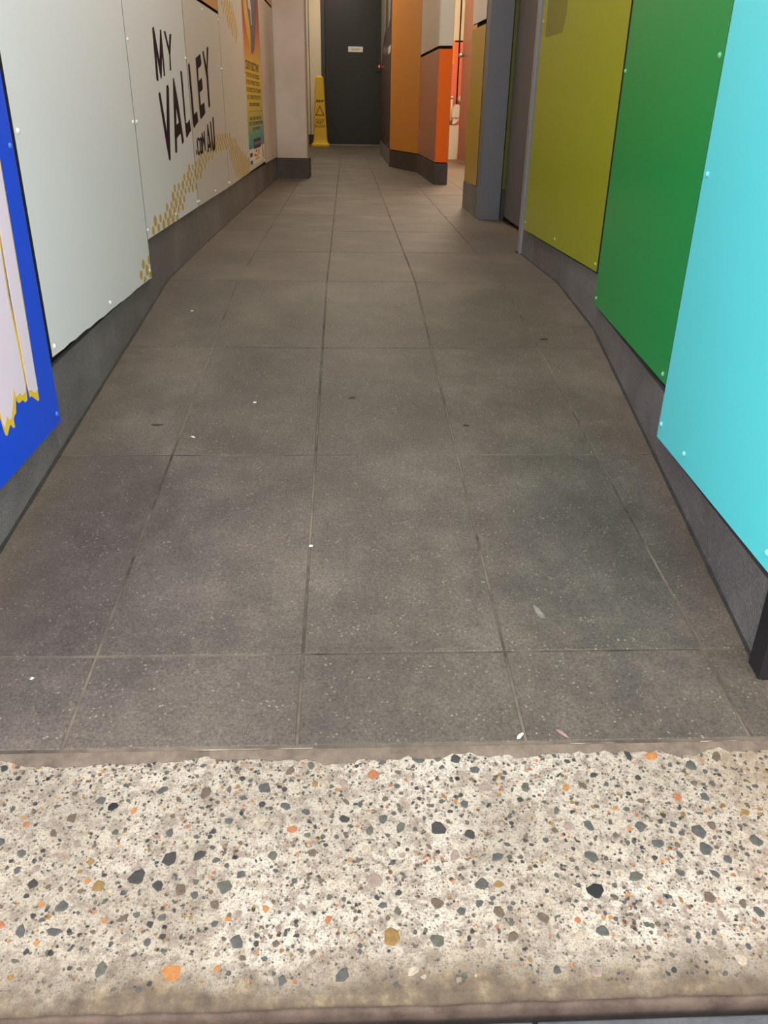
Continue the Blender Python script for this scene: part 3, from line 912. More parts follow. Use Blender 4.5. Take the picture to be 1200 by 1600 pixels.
# upper rows
for wall, s0, s1, z0, z1, mt, lb in ((LF, 0.002, 0.876, 0.906, 1.63, 'tan', 'tan orange panel above the lettered panel'), (LN, 2.738, 3.655, 0.910, 1.63, 'tan', 'tan orange upper panel'),
                                     (LN, 1.814, 2.733, 0.812, 1.63, 'white_l', 'upper white panel'), (LN, 1.055, 1.808, 0.712, 1.63, 'white_l', 'upper white panel by the street'),
                                     (LF, 2.645, 3.636, 1.179, 2.38, 'tan', 'tan panel high beside the pier'), (LN, 1.055, 3.655, 1.642, 2.38, 'white_l', 'long top panel'), (LF, 0.002, 1.752, 1.642, 2.38, 'white_w', 'long far top panel')):
    panel(wall, 'panel', [(s0, z0), (s1, z0), (s1, z1), (s0, z1)], M[mt], wl, lb)

# left skirting, one stone at a time
bl = LN.plate('baseboard_left', [[(1.055, -0.26), (3.655, -0.05), (3.655, 0.135), (2.75, 0.135), (2.745, 0.030), (1.82, 0.030), (1.80, -0.095), (1.055, -0.12)]], -0.0138, -0.0122, M['sealant'])
props(bl, 'dark grey stone skirting along the left wall', kind='structure')
def skirt(wall, s0, s1, top0, top1, parent, sgn=1, mat='skirt', o1=0.0):
    """stone between two stations; bottoms follow the floor"""
    y0, y1 = wall.pt(s0, 0, 0)[1], wall.pt(s1, 0, 0)[1]
    pts = [(s0, fz(y0) - 0.002), (s1, fz(y1) - 0.002), (s1, top1), (s0, top0)]
    if (y0 < 0) != (y1 < 0):
        t = y0 / (y0 - y1)
        pts.insert(1, (s0 + (s1 - s0) * t, -0.002))
    return wall.plate('skirting_stone', [pts], -0.012, o1, M[mat], parent, bevel=0.0012)
for s0, s1, a, b_ in ((1.055, 1.198, -0.078, -0.075), (1.20, 1.799, -0.075, -0.062), (1.802, 2.30, 0.046, 0.054), (2.302, 2.738, 0.054, 0.050), (2.740, 3.10, 0.160, 0.160), (3.102, 3.655, 0.160, 0.157)):
    skirt(LN, s0, s1, a, b_, bl)
for s0, s1 in ((0.0, 0.55), (0.552, 1.15), (1.152, 1.75), (1.752, 2.35), (2.352, 2.95), (2.952, 3.63)):
    skirt(LF, s0, s1, 0.158, 0.158, bl)

def bead(wall, s0, s1, parent, w=0.004):
    bm = bmesh.new()
    n = max(2, int((s1 - s0) / 0.03))
    prev = None
    for i in range(n + 1):
        s = s0 + (s1 - s0) * i / n
        zf = fz(wall.pt(s, 0, 0)[1])
        k = w * (1 + 0.45 * mnoise.noise((s * 14, wall.a.x, 2)))
        cur = [bm.verts.new(wall.pt(s, zf + dz, o)) for o, dz in ((-0.002, k * 1.2), (0.0006, k * 1.2), (k, 0.0012), (k, -0.003), (-0.002, -0.003))]
        if prev:
            for j in range(5):
                bm.faces.new((prev[j], prev[(j + 1) % 5], cur[(j + 1) % 5], cur[j]))
        prev = cur
    return obj('sealant_bead', bm, M['sealant'], parent)
bead(LN, 1.06, 3.655, bl)
bead(LF, 0.0, 3.62, bl, 0.003)

# ------------------------------------------------------------------ pier on the left and the wall behind it
pier = box('wall_pier', -0.60, -0.226, 4.300, 4.60, 0.0, CEIL, M['plaster'], bevel=0.012)
props(pier, 'scuffed white rendered pier standing out from the left wall', kind='structure')
bp = empty('baseboard_pier', (-0.35, 4.30, 0), 'near black stone skirting round the white pier', kind='structure')
box('skirting_stone', -0.474, -0.216, 4.286, 4.298, -0.002, 0.150, M['skirt_dark'], bp, bevel=0.0012)
box('skirting_stone', -0.224, -0.214, 4.300, 4.60, -0.002, 0.150, M['skirt_dark'], bp, bevel=0.0012)
wl2 = box('wall_left_far', -0.80, -0.531, 4.60, 10.62, -0.1, CEIL, M['cream'])
props(wl2, 'cream corridor wall behind the pier', kind='structure')

# ------------------------------------------------------------------ poster on its panel
po = empty('poster', LF.pt(2.19, 0.19, PO1), 'tall red to yellow printed poster with dark text lines on left wall', 'poster')
O = PO1 + 0.0004
LF.rect('sheet', 1.772, 2.628, 0.200, 1.75, PO1, O, M['paper'], po)['label'] = 'white poster sheet'
LF.plate('colour_field', [[(1.772, 0.290), (2.628, 0.290), (2.628, 1.75), (1.772, 1.75)]], O, O + 0.0003, M['poster'], po)
for k, mt, nm, dz in (('sw', 'ink_yellow', 'yellow_swoosh', 0.0006), ('blob', 'ink_grey', 'grey_figure', 0.0008), ('wl', 'ink_white', 'white_highlight', 0.0011)):
    LF.plate(nm, [ART[k]], O + 0.0003, O + dz, M[mt], po)
tr_ = random.Random(2)
for k, (s0, s1, z0, z1) in POSTER_ROWS.items():
    if k in ('poster', 'panel', 'box', 'boxl'):
        continue
    bm = bmesh.new()
    if k == 'rule':
        extrude_poly(bm, [[(s0, z0), (s1, z0), (s1, z1), (s0, z1)]], lambda p: LF.pt(p[0], p[1], O + 0.0003), lambda p: LF.pt(p[0], p[1], O + 0.0006))
    else:
        s = s0
        cw = (z1 - z0) * (0.9 if k == 'title' else 1.2)
        while s < s1 - cw * 0.5:
            w = cw * tr_.uniform(0.6, 1.0)
            kind = tr_.randrange(3)
            t = w * 0.30
            hh = (z1 - z0) * 0.24
            for q in (((s, z0, s + t, z1), (s, z1 - hh, s + w, z1), (s, z0, s + w, z0 + hh)), ((s, z0, s + t, z1), (s + w - t, z0, s + w, z1), (s, (z0 + z1 - hh) / 2, s + w, (z0 + z1 + hh) / 2)),
                      ((s + w / 2 - t / 2, z0, s + w / 2 + t / 2, z1), (s, z1 - hh, s + w, z1)))[kind]:
                extrude_poly(bm, [[(q[0], q[1]), (q[2], q[1]), (q[2], q[3]), (q[0], q[3])]], lambda p: LF.pt(p[0], p[1], O + 0.0003), lambda p: LF.pt(p[0], p[1], O + 0.0006))
            s += w + cw * (0.14 if tr_.random() < 0.82 else 0.55)
    obj('text_line', bm, M['ink'], po)
s0, s1, z0, z1 = POSTER_ROWS['box']
LF.rect('dark_badge', s0, s1, z0, z1, O + 0.0003, O + 0.0006, M['ink_dark'], po)
s0, s1, z0, z1 = POSTER_ROWS['boxl']
LF.rect('badge_stripe', s0, s1, z0, z1, O + 0.0006, O + 0.0008, M['ink_grey'], po)
for s0, s1, z0, z1, mt in ((1.80, 1.93, 0.247, 0.268, 'ink_dark'), (1.80, 1.92, 0.206, 0.226, 'ink_dark'), (2.02, 2.09, 0.240, 0.256, 'ink_red'), (2.11, 2.22, 0.235, 0.250, 'ink_orange'),
                           (2.24, 2.31, 0.245, 0.276, 'ink_orange'), (2.06, 2.30, 0.218, 0.230, 'ink_yellow'), (2.50, 2.54, 0.215, 0.280, 'ink_dark'), (2.10, 2.18, 0.262, 0.276, 'ink_red')):
    LF.rect('footer_mark', s0, s1, z0, z1, O, O + 0.0003, M[mt], po)

# ------------------------------------------------------------------ right wall near the street
wr = plan_block('wall_right', [(0.826, -0.45), (0.698, -1.852), (1.6, -1.852), (1.6, 0.60), (0.812, 0.60)], -0.5, CEIL, M['backing'])
props(wr, 'right corridor wall clad in olive, green and cyan panels', kind='structure')
olive = panel(RF, 'panel', [(0.012, 0.115), (1.000, 0.103), (1.000, 0.905), (0.012, 0.905)], M['olive'], wr, 'olive yellow panel with dark dried smear')
for s, z in ((0.983, 0.131), (0.511, 0.135), (0.030, 0.134), (0.985, 0.81)):
    RF.screw(s, z, PO1, M['screw_olive'], olive)
RF.plate('smear', [[(0.935, 0.905), (0.655, 0.905), (0.662, 0.80), (0.690, 0.757), (0.90, 0.757), (0.932, 0.762)]], PO1, PO1 + 0.0002, M['olive_smear'] if 'olive_smear' in M else M['smear'], olive)
green = panel(RN, 'panel', [(0.004, 0.028), (0.797, 0.034), (0.797, 0.840), (0.004, 0.840)], M['green'], wr, 'bright green panel between olive and cyan')
for s, z in ((0.775, 0.62), (0.030, 0.049), (0.769, 0.049), (0.022, 0.622)):
    RN.screw(s, z, PO1, M['screw_green'], green)
cyan = panel(RN, 'panel', [(0.803, -0.074), (1.450, -0.043), (1.450, 0.76), (0.803, 0.76)], M['cyan'], wr, 'large turquoise cyan panel by the street', PO0, PO1 + 0.001)
for s, z in ((0.828, 0.433), (0.820, -0.041), (0.984, -0.039), (1.389, -0.022)):
    RN.screw(s, z, PO1 + 0.001, M['screw_cyan'], cyan)
for wall, s0, s1, z0, z1, mt, lb in ((RF, 0.012, 1.0, 0.92, 2.38, 'white_l', 'upper white panel above olive'), (RN, 0.004, 0.797, 0.852, 2.38, 'white_l', 'upper white panel above green'), (RN, 0.803, 1.450, 0.772, 2.38, 'white_l', 'upper white panel above cyan')):
    panel(wall, 'panel', [(s0, z0), (s1, z0), (s1, z1), (s0, z1)], M[mt], wr, lb)

br = RN.plate('baseboard_right', [[(0.0, -0.08), (1.40, -0.22), (1.44, -0.05), (0.79, -0.08), (0.78, 0.025), (0.0, 0.025)]], -0.0138, -0.0122, M['sealant'])
props(br, 'grey stone skirting along the right wall', kind='structure')
skirt(RN, 0.010, 0.784, 0.017, 0.008, br)
skirt(RN, 0.787, 1.405, -0.086, -0.066, br)
RN.plate('skirting_stone', [[(1.408, -0.196), (1.440, -0.199), (1.436, -0.075), (1.408, -0.066)]], -0.012, 0.0, M['skirt'], br, bevel=0.0012)
for s0, s1 in ((0.004, 0.43), (0.432, 0.86), (0.862, 1.055)):
    skirt(RF, s0, s1, 0.106 - 0.010 * s0, 0.106 - 0.010 * s1, br)

bead(RN, 0.01, 1.43, br, 0.004)
bead(RF, 0.005, 1.05, br, 0.004)
post = empty('trim_1', (0.70, -1.88, fz(-1.88)), 'black steel corner post at the end of the cyan wall', kind='structure')
box('post_flange', 0.673, 0.760, -1.892, -1.884, fz(-1.89) - 0.004, CEIL, M['black_post'], post, bevel=0.001)
box('post_web', 0.674, 0.684, -1.884, -1.856, fz(-1.87) - 0.004, CEIL, M['black_post'], post, bevel=0.001)
facade = box('wall_facade', 0.762, 1.6, -1.895, -1.853, -0.5, CEIL, M['backing'])
props(facade, 'dark wall face beyond the corner post', kind='structure')

# ------------------------------------------------------------------ grey door recess on the right
d2 = empty('door_1', (0.92, 1.18, 0), 'plain grey door set back in the right wall', kind='structure')
box('door_leaf', 0.908, 0.945, 0.665, 1.690, 0.022, 2.08, M['grey_door'], d2, bevel=0.002)
box('near_jamb', 0.788, 0.812, 0.606, 0.655, 0.0, 2.12, M['grey_frame_light'], d2, bevel=0.0015)
box('jamb_foot', 0.781, 0.790, 0.630, 0.655, 0.0, 0.006, M['dark_steel'], d2)
box('far_jamb', 0.781, 0.893, 1.712, 1.840, 0.0, CEIL, M['grey_frame'], d2, bevel=0.0015)
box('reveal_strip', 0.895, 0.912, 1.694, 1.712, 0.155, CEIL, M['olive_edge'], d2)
box('reveal_skirting', 0.895, 0.912, 1.694, 1.712, 0.0, 0.152, M['skirt_dark'], d2)
box('door_head', 0.790, 0.945, 0.656, 1.711, 2.10, CEIL, M['grey_frame'], d2)
wb = plan_block('wall_right_door', [(0.812, 0.602), (1.6, 0.602), (1.6, 1.838), (0.914, 1.838), (0.914, 1.692), (0.947, 1.692), (0.947, 0.660), (0.812, 0.660)], -0.1, CEIL, M['backing'])
props(wb, 'wall behind the grey door', kind='structure')

# short wall with the mustard panel beyond the door
KY = Wall((0.789, 1.842), (0.785, 2.304), -1)
wy = plan_block('wall_right_middle', [(0.800, 1.842), (2.1, 1.842), (2.1, 2.29), (0.798, 2.29)], -0.1, CEIL, M['backing'])
props(wy, 'short wall with mustard panel past the grey door', kind='structure')
panel(KY, 'panel', [(0.0, 0.156), (0.462, 0.150), (0.462, 0.912), (0.0, 0.906)], M['yellow_l'], wy, 'mustard yellow panel')
panel(KY, 'panel', [(0.0, 0.928), (0.462, 0.934), (0.462, 2.38), (0.0, 2.38)], M['white_w'], wy, 'white panel above the mustard one')
by = empty('baseboard_right_middle', (0.79, 2.07, 0), 'stone skirting under the mustard panel', kind='structure')
KY.rect('skirting_stone', 0.0, 0.475, -0.002, 0.150, -0.010, 0.012, M['skirt'], by, bevel=0.0012)

# ------------------------------------------------------------------ coloured column block on the right
KO = Wall((0.760, 3.880), (0.853, 3.854), -1)
KP = Wall((0.760, 3.880), (0.731, 5.068), -1)
KC = Wall((0.731, 5.068), (0.515, 5.815), -1)
KM = Wall((0.515, 5.815), (0.515, 8.264), -1)
wc = plan_block('wall_column', [(0.775, 3.898), (0.850, 3.874), (0.850, 8.262), (0.530, 8.262), (0.530, 5.825), (0.747, 5.080)], -0.1, CEIL, M['backing'])
props(wc, 'angled corridor wall clad in orange, brown, ochre and maroon panels', kind='structure')
for wall, s1, lo, hi, up, lb in ((KO, wallw, 'orange', 'white_w', 0.915, 'vivid orange end panel') for wallw in (KO.len,)):
    panel(wall, 'panel', [(0, 0.158), (s1, 0.158), (s1, up - 0.008), (0, up - 0.008)], M[lo], wc, lb)
    panel(wall, 'panel', [(0, up + 0.012), (s1, up + 0.012), (s1, 2.38), (0, 2.38)], M[hi], wc, 'white panel above the orange end')
panel(KP, 'panel', [(0, 0.158), (KP.len, 0.158), (KP.len, 0.907), (0, 0.907)], M['mauve'], wc, 'dusky brown panel beside the orange end', core=False)
panel(KP, 'panel', [(0, 0.927), (KP.len, 0.927), (KP.len, 2.38), (0, 2.38)], M['white_w'], wc, 'white panel above the dusky brown panel', core=False)
panel(KC, 'panel', [(0.004, 0.158), (KC.len, 0.158), (KC.len, 2.38), (0.004, 2.38)], M['ochre'], wc, 'tall ochre orange panel')
panel(KM, 'panel', [(0.004, 0.158), (1.22, 0.158), (1.22, 2.38), (0.004, 2.38)], M['maroon'], wc, 'glossy dark maroon panel')
panel(KM, 'panel', [(1.224, 0.158), (KM.len, 0.158), (KM.len, 2.38), (1.224, 2.38)], M['maroon'], wc, 'further glossy dark maroon panel')
bc = empty('baseboard_column', (0.75, 4.4, 0), 'stone skirting round the coloured column wall', kind='structure')
KO.rect('skirting_stone', 0.0, KO.len, -0.002, 0.150, -0.010, 0.012, M['skirt_dark'], bc, bevel=0.0012)
for a, b_ in ((0.0, 0.59), (0.592, KP.len)):
    KP.rect('skirting_stone', a, b_, -0.002, 0.150, -0.010, 0.012, M['skirt_dark'], bc, bevel=0.0012)
KC.rect('skirting_stone', 0.0, KC.len, -0.002, 0.150, -0.010, 0.012, M['skirt_dark'], bc, bevel=0.0012)
for a, b_ in ((0.0, 0.6), (0.602, 1.2), (1.202, 1.8), (1.802, KM.len)):
    KM.rect('skirting_stone', a, b_, -0.002, 0.150, -0.010, 0.012, M['skirt'], bc, bevel=0.0012)

# things on the maroon wall
MO = PO1
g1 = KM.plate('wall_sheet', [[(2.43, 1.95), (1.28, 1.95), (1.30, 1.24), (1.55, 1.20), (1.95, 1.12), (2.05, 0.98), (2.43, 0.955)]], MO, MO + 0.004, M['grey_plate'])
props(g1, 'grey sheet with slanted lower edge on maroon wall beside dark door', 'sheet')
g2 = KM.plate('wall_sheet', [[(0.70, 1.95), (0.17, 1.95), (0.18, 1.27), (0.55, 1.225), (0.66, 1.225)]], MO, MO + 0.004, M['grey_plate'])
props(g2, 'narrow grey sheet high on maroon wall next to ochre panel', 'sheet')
sw = empty('wall_switch', KM.pt(0.27, 1.01, MO), 'small white switch plate on maroon wall beside ochre panel', 'switch')
KM.rect('plate', 0.06, 0.50, 0.985, 1.045, MO, MO + 0.006, M['white_plastic'], sw, bevel=0.002)
KM.rect('rocker', 0.22, 0.34, 1.005, 1.025, MO + 0.006, MO + 0.009, M['white_plastic'], sw)

# ------------------------------------------------------------------ end wall with the charcoal door
we = plan_block('wall_end', [(-0.80, 10.625), (1.25, 10.625), (1.25, 10.80), (-0.80, 10.80)], -0.1, CEIL, M['backing'])
props(we, 'end wall of the corridor', kind='structure')
box('panel', -0.529, -0.449, 10.600, 10.612, 0.135, 2.38, M['cream'], we, bevel=0.0008)['label'] = 'narrow cream panel in the corner'
box('panel', -0.440, -0.272, 10.600, 10.612, 0.135, 2.38, M['cream'], we, bevel=0.0008)['label'] = 'cream panel beside the dark door'
box('panel', 0.752, 1.24, 10.600, 10.612, 0.135, 2.38, M['cream'], we, bevel=0.0008)['label'] = 'cream panel right of the dark door'
be = empty('baseboard_end', (-0.40, 10.6, 0), 'black skirting at the corridor end', kind='structure')
box('skirting_stone', -0.529, -0.272, 10.590, 10.612, -0.002, 0.132, M['skirt_dark'], be, bevel=0.001)
wf = plan_block('wall_right_far', [(1.20, 8.27), (1.40, 8.27), (1.40, 10.62), (1.20, 10.62)], -0.1, CEIL, M['cream'])
props(wf, 'cream wall at the far right corner', kind='structure')

d1 = empty('door_2', (0.24, 10.6, 0), 'charcoal door at the end of the corridor', kind='structure')
leaf = box('door_leaf', -0.213, 0.690, 10.588, 10.622, 0.008, 2.06, M['door_black'], d1, bevel=0.002)
box('door_frame', -0.268, -0.216, 10.575, 10.624, 0.0, 2.12, M['jamb'], d1, bevel=0.002)
box('door_frame', 0.693, 0.748, 10.575, 10.624, 0.0, 2.12, M['jamb'], d1, bevel=0.002)
box('door_frame', -0.268, 0.748, 10.575, 10.624, 2.065, 2.12, M['jamb'], d1, bevel=0.002)
box('door_sill', -0.215, 0.692, 10.578, 10.60, 0.0, 0.007, M['steel'], d1)
hd = empty('handle', (0.585, 10.585, 0.98))
hd.parent = d1
hd.matrix_parent_inverse = PINV[d1.name]
bm = bmesh.new()
bmesh.ops.create_cone(bm, cap_ends=True, segments=16, radius1=0.026, radius2=0.026, depth=0.012, matrix=Matrix.Translation((0.590, 10.582, 0.985)) @ Matrix.Rotation(math.pi / 2, 4, 'X'))
obj('rose', bm, M['dark_steel'], hd)
bm = bmesh.new()
box_bm(bm, 0.505, 0.600, 10.530, 10.542, 0.976, 0.994)
box_bm(bm, 0.582, 0.600, 10.540, 10.578, 0.978, 0.992)
obj('lever', bm, M['dark_steel'], hd, bevel=0.003)
bm = bmesh.new()
bmesh.ops.create_cone(bm, cap_ends=True, segments=12, radius1=0.014, radius2=0.012, depth=0.010, matrix=Matrix.Translation((0.586, 10.583, 0.93)) @ Matrix.Rotation(math.pi / 2, 4, 'X'))
obj('lock_cylinder', bm, M['dark_steel'], d1)

def text_mesh(txt, size, align='CENTER', shear=0.0, bold=0.0):
    cu = bpy.data.curves.new('lettering', 'FONT')
    cu.body = txt
    cu.size = size
    cu.align_x = align
    cu.align_y = 'CENTER'
    cu.shear = shear
    cu.offset = bold
    cu.extrude = 0.0004
    cu.resolution_u = 3
    t = bpy.data.objects.new('lettering_tmp', cu)
    COL.objects.link(t)
    dg = bpy.context.evaluated_depsgraph_get()
    me = bpy.data.meshes.new_from_object(t.evaluated_get(dg))
    bpy.data.objects.remove(t)
    me.materials.clear()
    return me

sg = empty('door_sign', (0.2225, 10.586, 1.255), 'small white name plate on the charcoal door', 'sign')
box('plate', 0.117, 0.328, 10.582, 10.587, 1.220, 1.290, M['paper'], sg, bevel=0.003)
link('lettering', text_mesh('Sewer', 0.052), M['ink_grey'], sg, (0.2225, 10.5815, 1.258), (math.pi / 2, 0, 0))

rd = empty('card_reader', (0.498, 8.2, 0.96), 'dark card reader with a glowing red light beside the end door', 'card reader')
KM.rect('housing', 2.33, 2.42, 0.90, 1.04, MO + 0.004, MO + 0.022, M['door_black'], rd, bevel=0.004)
bm = bmesh.new()
bmesh.ops.create_uvsphere(bm, u_segments=12, v_segments=8, radius=0.016, matrix=Matrix.Translation((0.489, 8.20, 0.955)))
obj('indicator_light', bm, M['led'], rd, smooth=True)

# notice pinned on the corner panel
bm = bmesh.new()
extrude_poly(bm, [[(-0.520, 1.95), (-0.4525, 1.95), (-0.4525, 1.20), (-0.470, 1.225), (-0.488, 1.42), (-0.520, 1.45)]], lambda p: (p[0], 10.5995, p[1]), lambda p: (p[0], 10.5965, p[1]))
nt_ = obj('notice_sheet', bm, M['ink_white'])
props(nt_, 'pale grey notice hanging in the corner behind the pier', 'notice')

# ------------------------------------------------------------------ wet-floor cone
cx, cy_ = -0.2835, 9.90
cone = empty('caution_cone', (cx, cy_, 0), 'tall yellow wet floor caution cone beside the dark door', 'caution cone')
def loft(bm, levels, cx, cy, rot=0.0):
    prev = None
    for z, h, rr in levels:
        pts = []
        for qx, qy in ((1, 1), (-1, 1), (-1, -1), (1, -1)):
            a0 = {(1, 1): 0, (-1, 1): 1, (-1, -1): 2, (1, -1): 3}[(qx, qy)] * math.pi / 2
            for k in range(4):
                a = a0 + k * math.pi / 6
                pts.append((qx * (h - rr) + rr * math.cos(a), qy * (h - rr) + rr * math.sin(a)))
        cur = [bm.verts.new((cx + x * math.cos(rot) - y * math.sin(rot), cy + x * math.sin(rot) + y * math.cos(rot), z)) for x, y in pts]
        if prev:
            for i in range(16):
                bm.faces.new((prev[i], prev[(i + 1) % 16], cur[(i + 1) % 16], cur[i]))
        else:
            bm.faces.new(list(reversed(cur)))
        prev = cur
    bm.faces.new(prev)
bm = bmesh.new()
loft(bm, [(0.0, 0.125, 0.03), (0.006, 0.1285, 0.03), (0.034, 0.1285, 0.03), (0.040, 0.124, 0.03)], cx, cy_, 0.0)
obj('base', bm, M['cone'], cone, bevel=0.002)
bm = bmesh.new()
loft(bm, [(0.040, 0.116, 0.028), (0.055, 0.106, 0.026), (0.085, 0.099, 0.024), (0.13, 0.094, 0.022), (0.868, 0.0535, 0.014), (0.878, 0.050, 0.014), (0.884, 0.036, 0.014), (0.893, 0.022, 0.010)], cx, cy_, 0.0)
obj('body', bm, M['cone'], cone)
def on_cone(z):
    return cy_ - (0.094 - (z - 0.13) * (0.0405 / 0.738)) - 0.0006
tilt = math.pi / 2 - math.atan(0.0405 / 0.738)
link('lettering', text_mesh('RAW', 0.046, shear=0.35, bold=0.0022), M['cone_ink'], cone, (cx - 0.002, on_cone(0.580), 0.580), (tilt, 0, 0))
for txt, sz, z, mt in (('CAUTION', 0.027, 0.345, 'cone_red'), ('WET', 0.050, 0.308, 'cone_ink'), ('FLOOR', 0.045, 0.264, 'cone_red')):
    link('lettering', text_mesh(txt, sz, bold=0.0008), M[mt], cone, (cx, on_cone(z), z), (tilt, 0, 0))
bm = bmesh.new()
tri = [(-0.066, 0.400), (0.066, 0.400), (0.0, 0.528)]
c0 = (0, 0.443)
inn = [(c0[0] + (x - c0[0]) * 0.72, c0[1] + (z - c0[1]) * 0.72) for x, z in tri]
extrude_poly(bm, [tri, inn], lambda p: (cx + p[0], on_cone(p[1]) + 0.001, p[1]), lambda p: (cx + p[0], on_cone(p[1]) - 0.0006, p[1]))
obj('warning_triangle', bm, M['cone_red'], cone)

# ------------------------------------------------------------------ washroom beyond the opening
wbk = plan_block('wall_washroom', [(0.852, 7.46), (2.1, 7.46), (2.1, 7.6), (0.852, 7.6)], -0.1, CEIL, M['backing'])
props(wbk, 'washroom back wall with coral and cream panels', kind='structure')
for x0, x1, z0, z1, mt, lb in ((0.86, 1.328, 0.0, 1.176, 'coral', 'coral red panel'), (0.86, 1.328, 1.192, 2.38, 'cream', 'cream panel above the coral'),
                               (1.345, 2.09, 0.0, 1.176, 'coral', 'second coral red panel'), (1.345, 2.09, 1.192, 2.38, 'cream', 'second cream panel above the coral')):
    box('panel', x0, x1, 7.446, 7.458, z0, z1, M[mt], wbk, bevel=0.0008)['label'] = lb
wrr = plan_block('wall_washroom_right', [(2.05, 2.30), (2.2, 2.30), (2.2, 7.46), (2.05, 7.46)], -0.1, CEIL, M['cream'])
props(wrr, 'cream side wall of the washroom', kind='structure')
KW = box('panel', 0.8505, 0.856, 3.9, 7.44, 0.0, 2.38, M['cream'], wc)
KW['label'] = 'cream washroom side lining'
st_ = box('orange_strip', 1.228, 1.286, 7.430, 7.444, 0.955, 1.190, M['orange_strip'])
props(st_, 'bright orange strip hanging against the coral washroom wall', 'strip')

d3 = empty('door_3', (1.31, 6.1, 0), 'open brown washroom door seen at a steep angle', kind='structure')
DW = Wall((1.256, 6.50), (1.375, 5.68), -1)
DW.rect('door_leaf', 0.0, DW.len, 0.045, 2.06, -0.040, 0.0, M['brown_door'], d3, bevel=0.002)
DW.rect('push_plate', 0.055, 0.125, 1.02, 1.32, 0.0, 0.002, M['brown_door'], d3)
bm = bmesh.new()
kp = DW.pt(0.05, 1.0, 0.03)
bmesh.ops.create_uvsphere(bm, u_segments=12, v_segments=8, radius=0.024, matrix=Matrix.Translation(kp))
kb = DW.pt(0.05, 1.0, 0.012)
bmesh.ops.create_cone(bm, cap_ends=True, segments=10, radius1=0.010, radius2=0.010, depth=0.03, matrix=Matrix.Translation(kb) @ Matrix.Rotation(math.pi / 2, 4, 'Y'))
obj('door_knob', bm, M['steel'], d3, smooth=True)

bn = empty('waste_bin', (1.25, 7.30, 0), 'tall white bin against the washroom wall', 'bin')
bm = bmesh.new()
loft(bm, [(0.0, 0.085, 0.012), (0.30, 0.095, 0.012), (0.345, 0.097, 0.012)], 1.262, 7.32)
obj('body', bm, M['white_plastic'], bn)
bm = bmesh.new()
loft(bm, [(0.346, 0.099, 0.012), (0.35, 0.099, 0.012), (0.354, 0.085, 0.012)], 1.262, 7.32)
obj('lid', bm, M['white_plastic'], bn)
tb = empty('towel_dispenser', (1.245, 7.40, 0.37), 'grey towel dispenser on washroom wall beside orange column', 'dispenser')
box('housing', 1.150, 1.285, 7.330, 7.444, 0.375, 0.640, M['steel'], tb, bevel=0.006)
box('front_cover', 1.155, 1.280, 7.322, 7.330, 0.40, 0.61, M['white_plastic'], tb, bevel=0.003)
td = empty('tissue_dispenser', (1.31, 7.30, 0.42), 'white tissue dispenser with a tail of paper below', 'dispenser')
bm = bmesh.new()
extrude_poly(bm, [[(1.262, 0.43), (1.342, 0.43), (1.346, 0.54), (1.336, 0.562), (1.295, 0.562), (1.264, 0.50)]], lambda p: (p[0], 7.32, p[1]), lambda p: (p[0], 7.20, p[1]))
obj('housing', bm, M['white_plastic'], td, bevel=0.005)
bm = bmesh.new()
prev = None
for i in range(9):
    t = i / 8
    z = 0.43 - 0.070 * t
    w = 0.036 * (1 - 0.45 * t)
    off = 0.008 * math.sin(t * 5)
    cur = [bm.verts.new((1.298 + off + w * u, 7.215 + 0.010 * math.sin(u * 4 + t * 3), z)) for u in (-1, -0.33, 0.33, 1)]
    if prev:
        for j in range(3):
            bm.faces.new((prev[j], prev[j + 1], cur[j + 1], cur[j]))
    prev = cur
ob = obj('paper_tail', bm, M['tissue'], td, smooth=True)
md = ob.modifiers.new('solid', 'SOLIDIFY')
md.thickness = 0.002
sp = empty('soap_dispenser', (1.36, 7.38, 0.56), 'rounded white dispenser half hidden by the brown door', 'dispenser')
bm = bmesh.new()
bmesh.ops.create_uvsphere(bm, u_segments=18, v_segments=12, radius=1.0, matrix=Matrix.Translation((1.385, 7.38, 0.610)) @ Matrix.Diagonal((0.050, 0.062, 0.045, 1)))
obj('body', bm, M['white_plastic'], sp, smooth=True)
box('nozzle', 1.37, 1.40, 7.335, 7.36, 0.555, 0.575, M['white_plastic'], sp, bevel=0.002)

# ------------------------------------------------------------------ litter and marks on the floor
def flat_blob(name, x, y, rx, ry, h, mat, label, cat, seed, ang=0.0, group=None):
    r = random.Random(seed)
    bm = bmesh.new()
    n = 11
    rad = [r.uniform(0.7, 1.15) for _ in range(n)]
    s = y / CT if y < 0 else y
    def P(k, f, hh):
        a = k * math.tau / n
        px, py = rx * rad[k] * f * math.cos(a), ry * rad[k] * f * math.sin(a)
        px, py = px * math.cos(ang) - py * math.sin(ang), px * math.sin(ang) + py * math.cos(ang)
        return rpt(x + px, s + py, hh) if y < 0 else Vector((x + px, s + py, hh))
    a = [bm.verts.new(P(k, 1, 0.0004)) for k in range(n)]
    b_ = [bm.verts.new(P(k, 0.72, h)) for k in range(n)]
    for k in range(n):
        bm.faces.new((a[k], a[(k + 1) % n], b_[(k + 1) % n], b_[k]))
    bm.faces.new(b_)
    bm.faces.new(list(reversed(a)))
    return props(obj(name, bm, mat, None, base=True), label, cat, group)
M['gum'] = plain('old_gum', (58, 50, 44), 0.8)
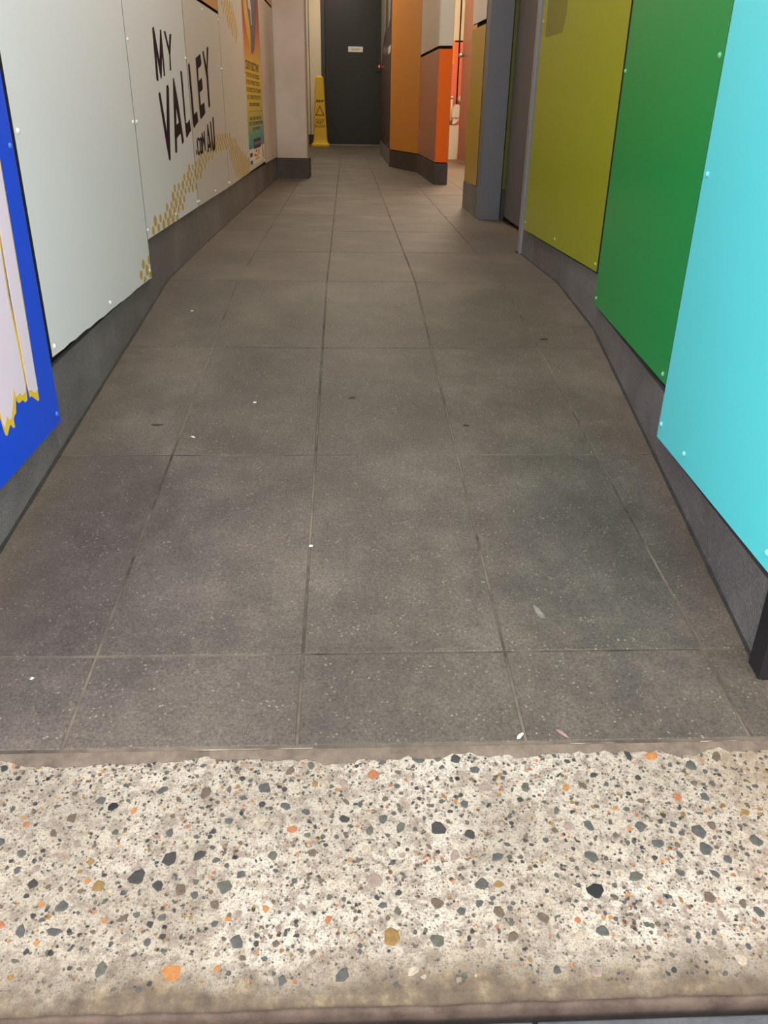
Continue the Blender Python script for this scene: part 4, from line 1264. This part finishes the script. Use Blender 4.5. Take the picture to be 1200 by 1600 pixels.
for x, y, rx, ry, lb, sd in ((0.095, -0.934, 0.010, 0.009, 'dark gum spot in the middle of the ramp', 1), (-0.343, -1.078, 0.013, 0.007, 'dark gum spot near the blue panel', 2),
                             (0.352, -1.081, 0.009, 0.006, 'faint dark gum spot on right of the ramp', 3), (0.646, -0.535, 0.015, 0.012, 'round gum spot below the green panel', 4)):
    flat_blob('gum_spot', x, y, rx, ry, 0.0008, M['gum'], lb, 'gum spot', sd, group='gum spots on the ramp')
for x, y, rx, ry, lb, sd in ((-0.136, -0.960, 0.0045, 0.004, 'white scrap left of the middle joint, higher on ramp', 5), (-0.253, -1.137, 0.0065, 0.003, 'white scrap near the left tile joint', 6),
                             (0.018, -1.551, 0.0045, 0.0045, 'pale scrap lying on the middle tile joint', 7), (-0.362, -1.870, 0.003, 0.003, 'tiny white scrap at lower left of ramp', 8),
                             (-0.387, -0.311, 0.006, 0.003, 'small white scrap by the left skirting, top of ramp', 9), (0.309, -1.989, 0.0075, 0.003, 'white scrap at the foot of a tile joint by the threshold', 10)):
    flat_blob('paper_scrap', x, y, rx, ry, 0.0012, M['paper'], lb, 'scrap', sd, ang=0.4 * sd, group='white scraps on the ramp')
M['scuff'] = rubble('pale_scuff', (92, 86, 80), (150, 142, 134))
flat_blob('scuff_mark', 0.386, -1.738, 0.006, 0.018, 0.0006, M['scuff'], 'pale scuff mark on lower right of the ramp', 'scuff mark', 14, 0.3)
# curled dry leaf by the threshold
bm = bmesh.new()
prev = None
for i in range(7):
    t = i / 6
    w = 0.0028 * math.sin(math.pi * (0.12 + 0.8 * t))
    c = Vector((0.359 + 0.014 * t, 0, 0))
    s = -1.989 - 0.016 * t
    cur = [bm.verts.new(rpt(c.x + u * w * 0.8, s + u * w * 0.7, 0.0008 + 0.0035 * (1 - abs(u)) * math.sin(math.pi * t))) for u in (-1, -0.4, 0.4, 1)]
    if prev:
        for j in range(3):
            bm.faces.new((prev[j], prev[j + 1], cur[j + 1], cur[j]))
    prev = cur
ob = obj('dry_leaf', bm, M['leaf'], None, smooth=True, base=True)
md = ob.modifiers.new('solid', 'SOLIDIFY')
md.thickness = 0.0008
props(ob, 'small curled pinkish dry leaf near the threshold', 'leaf')
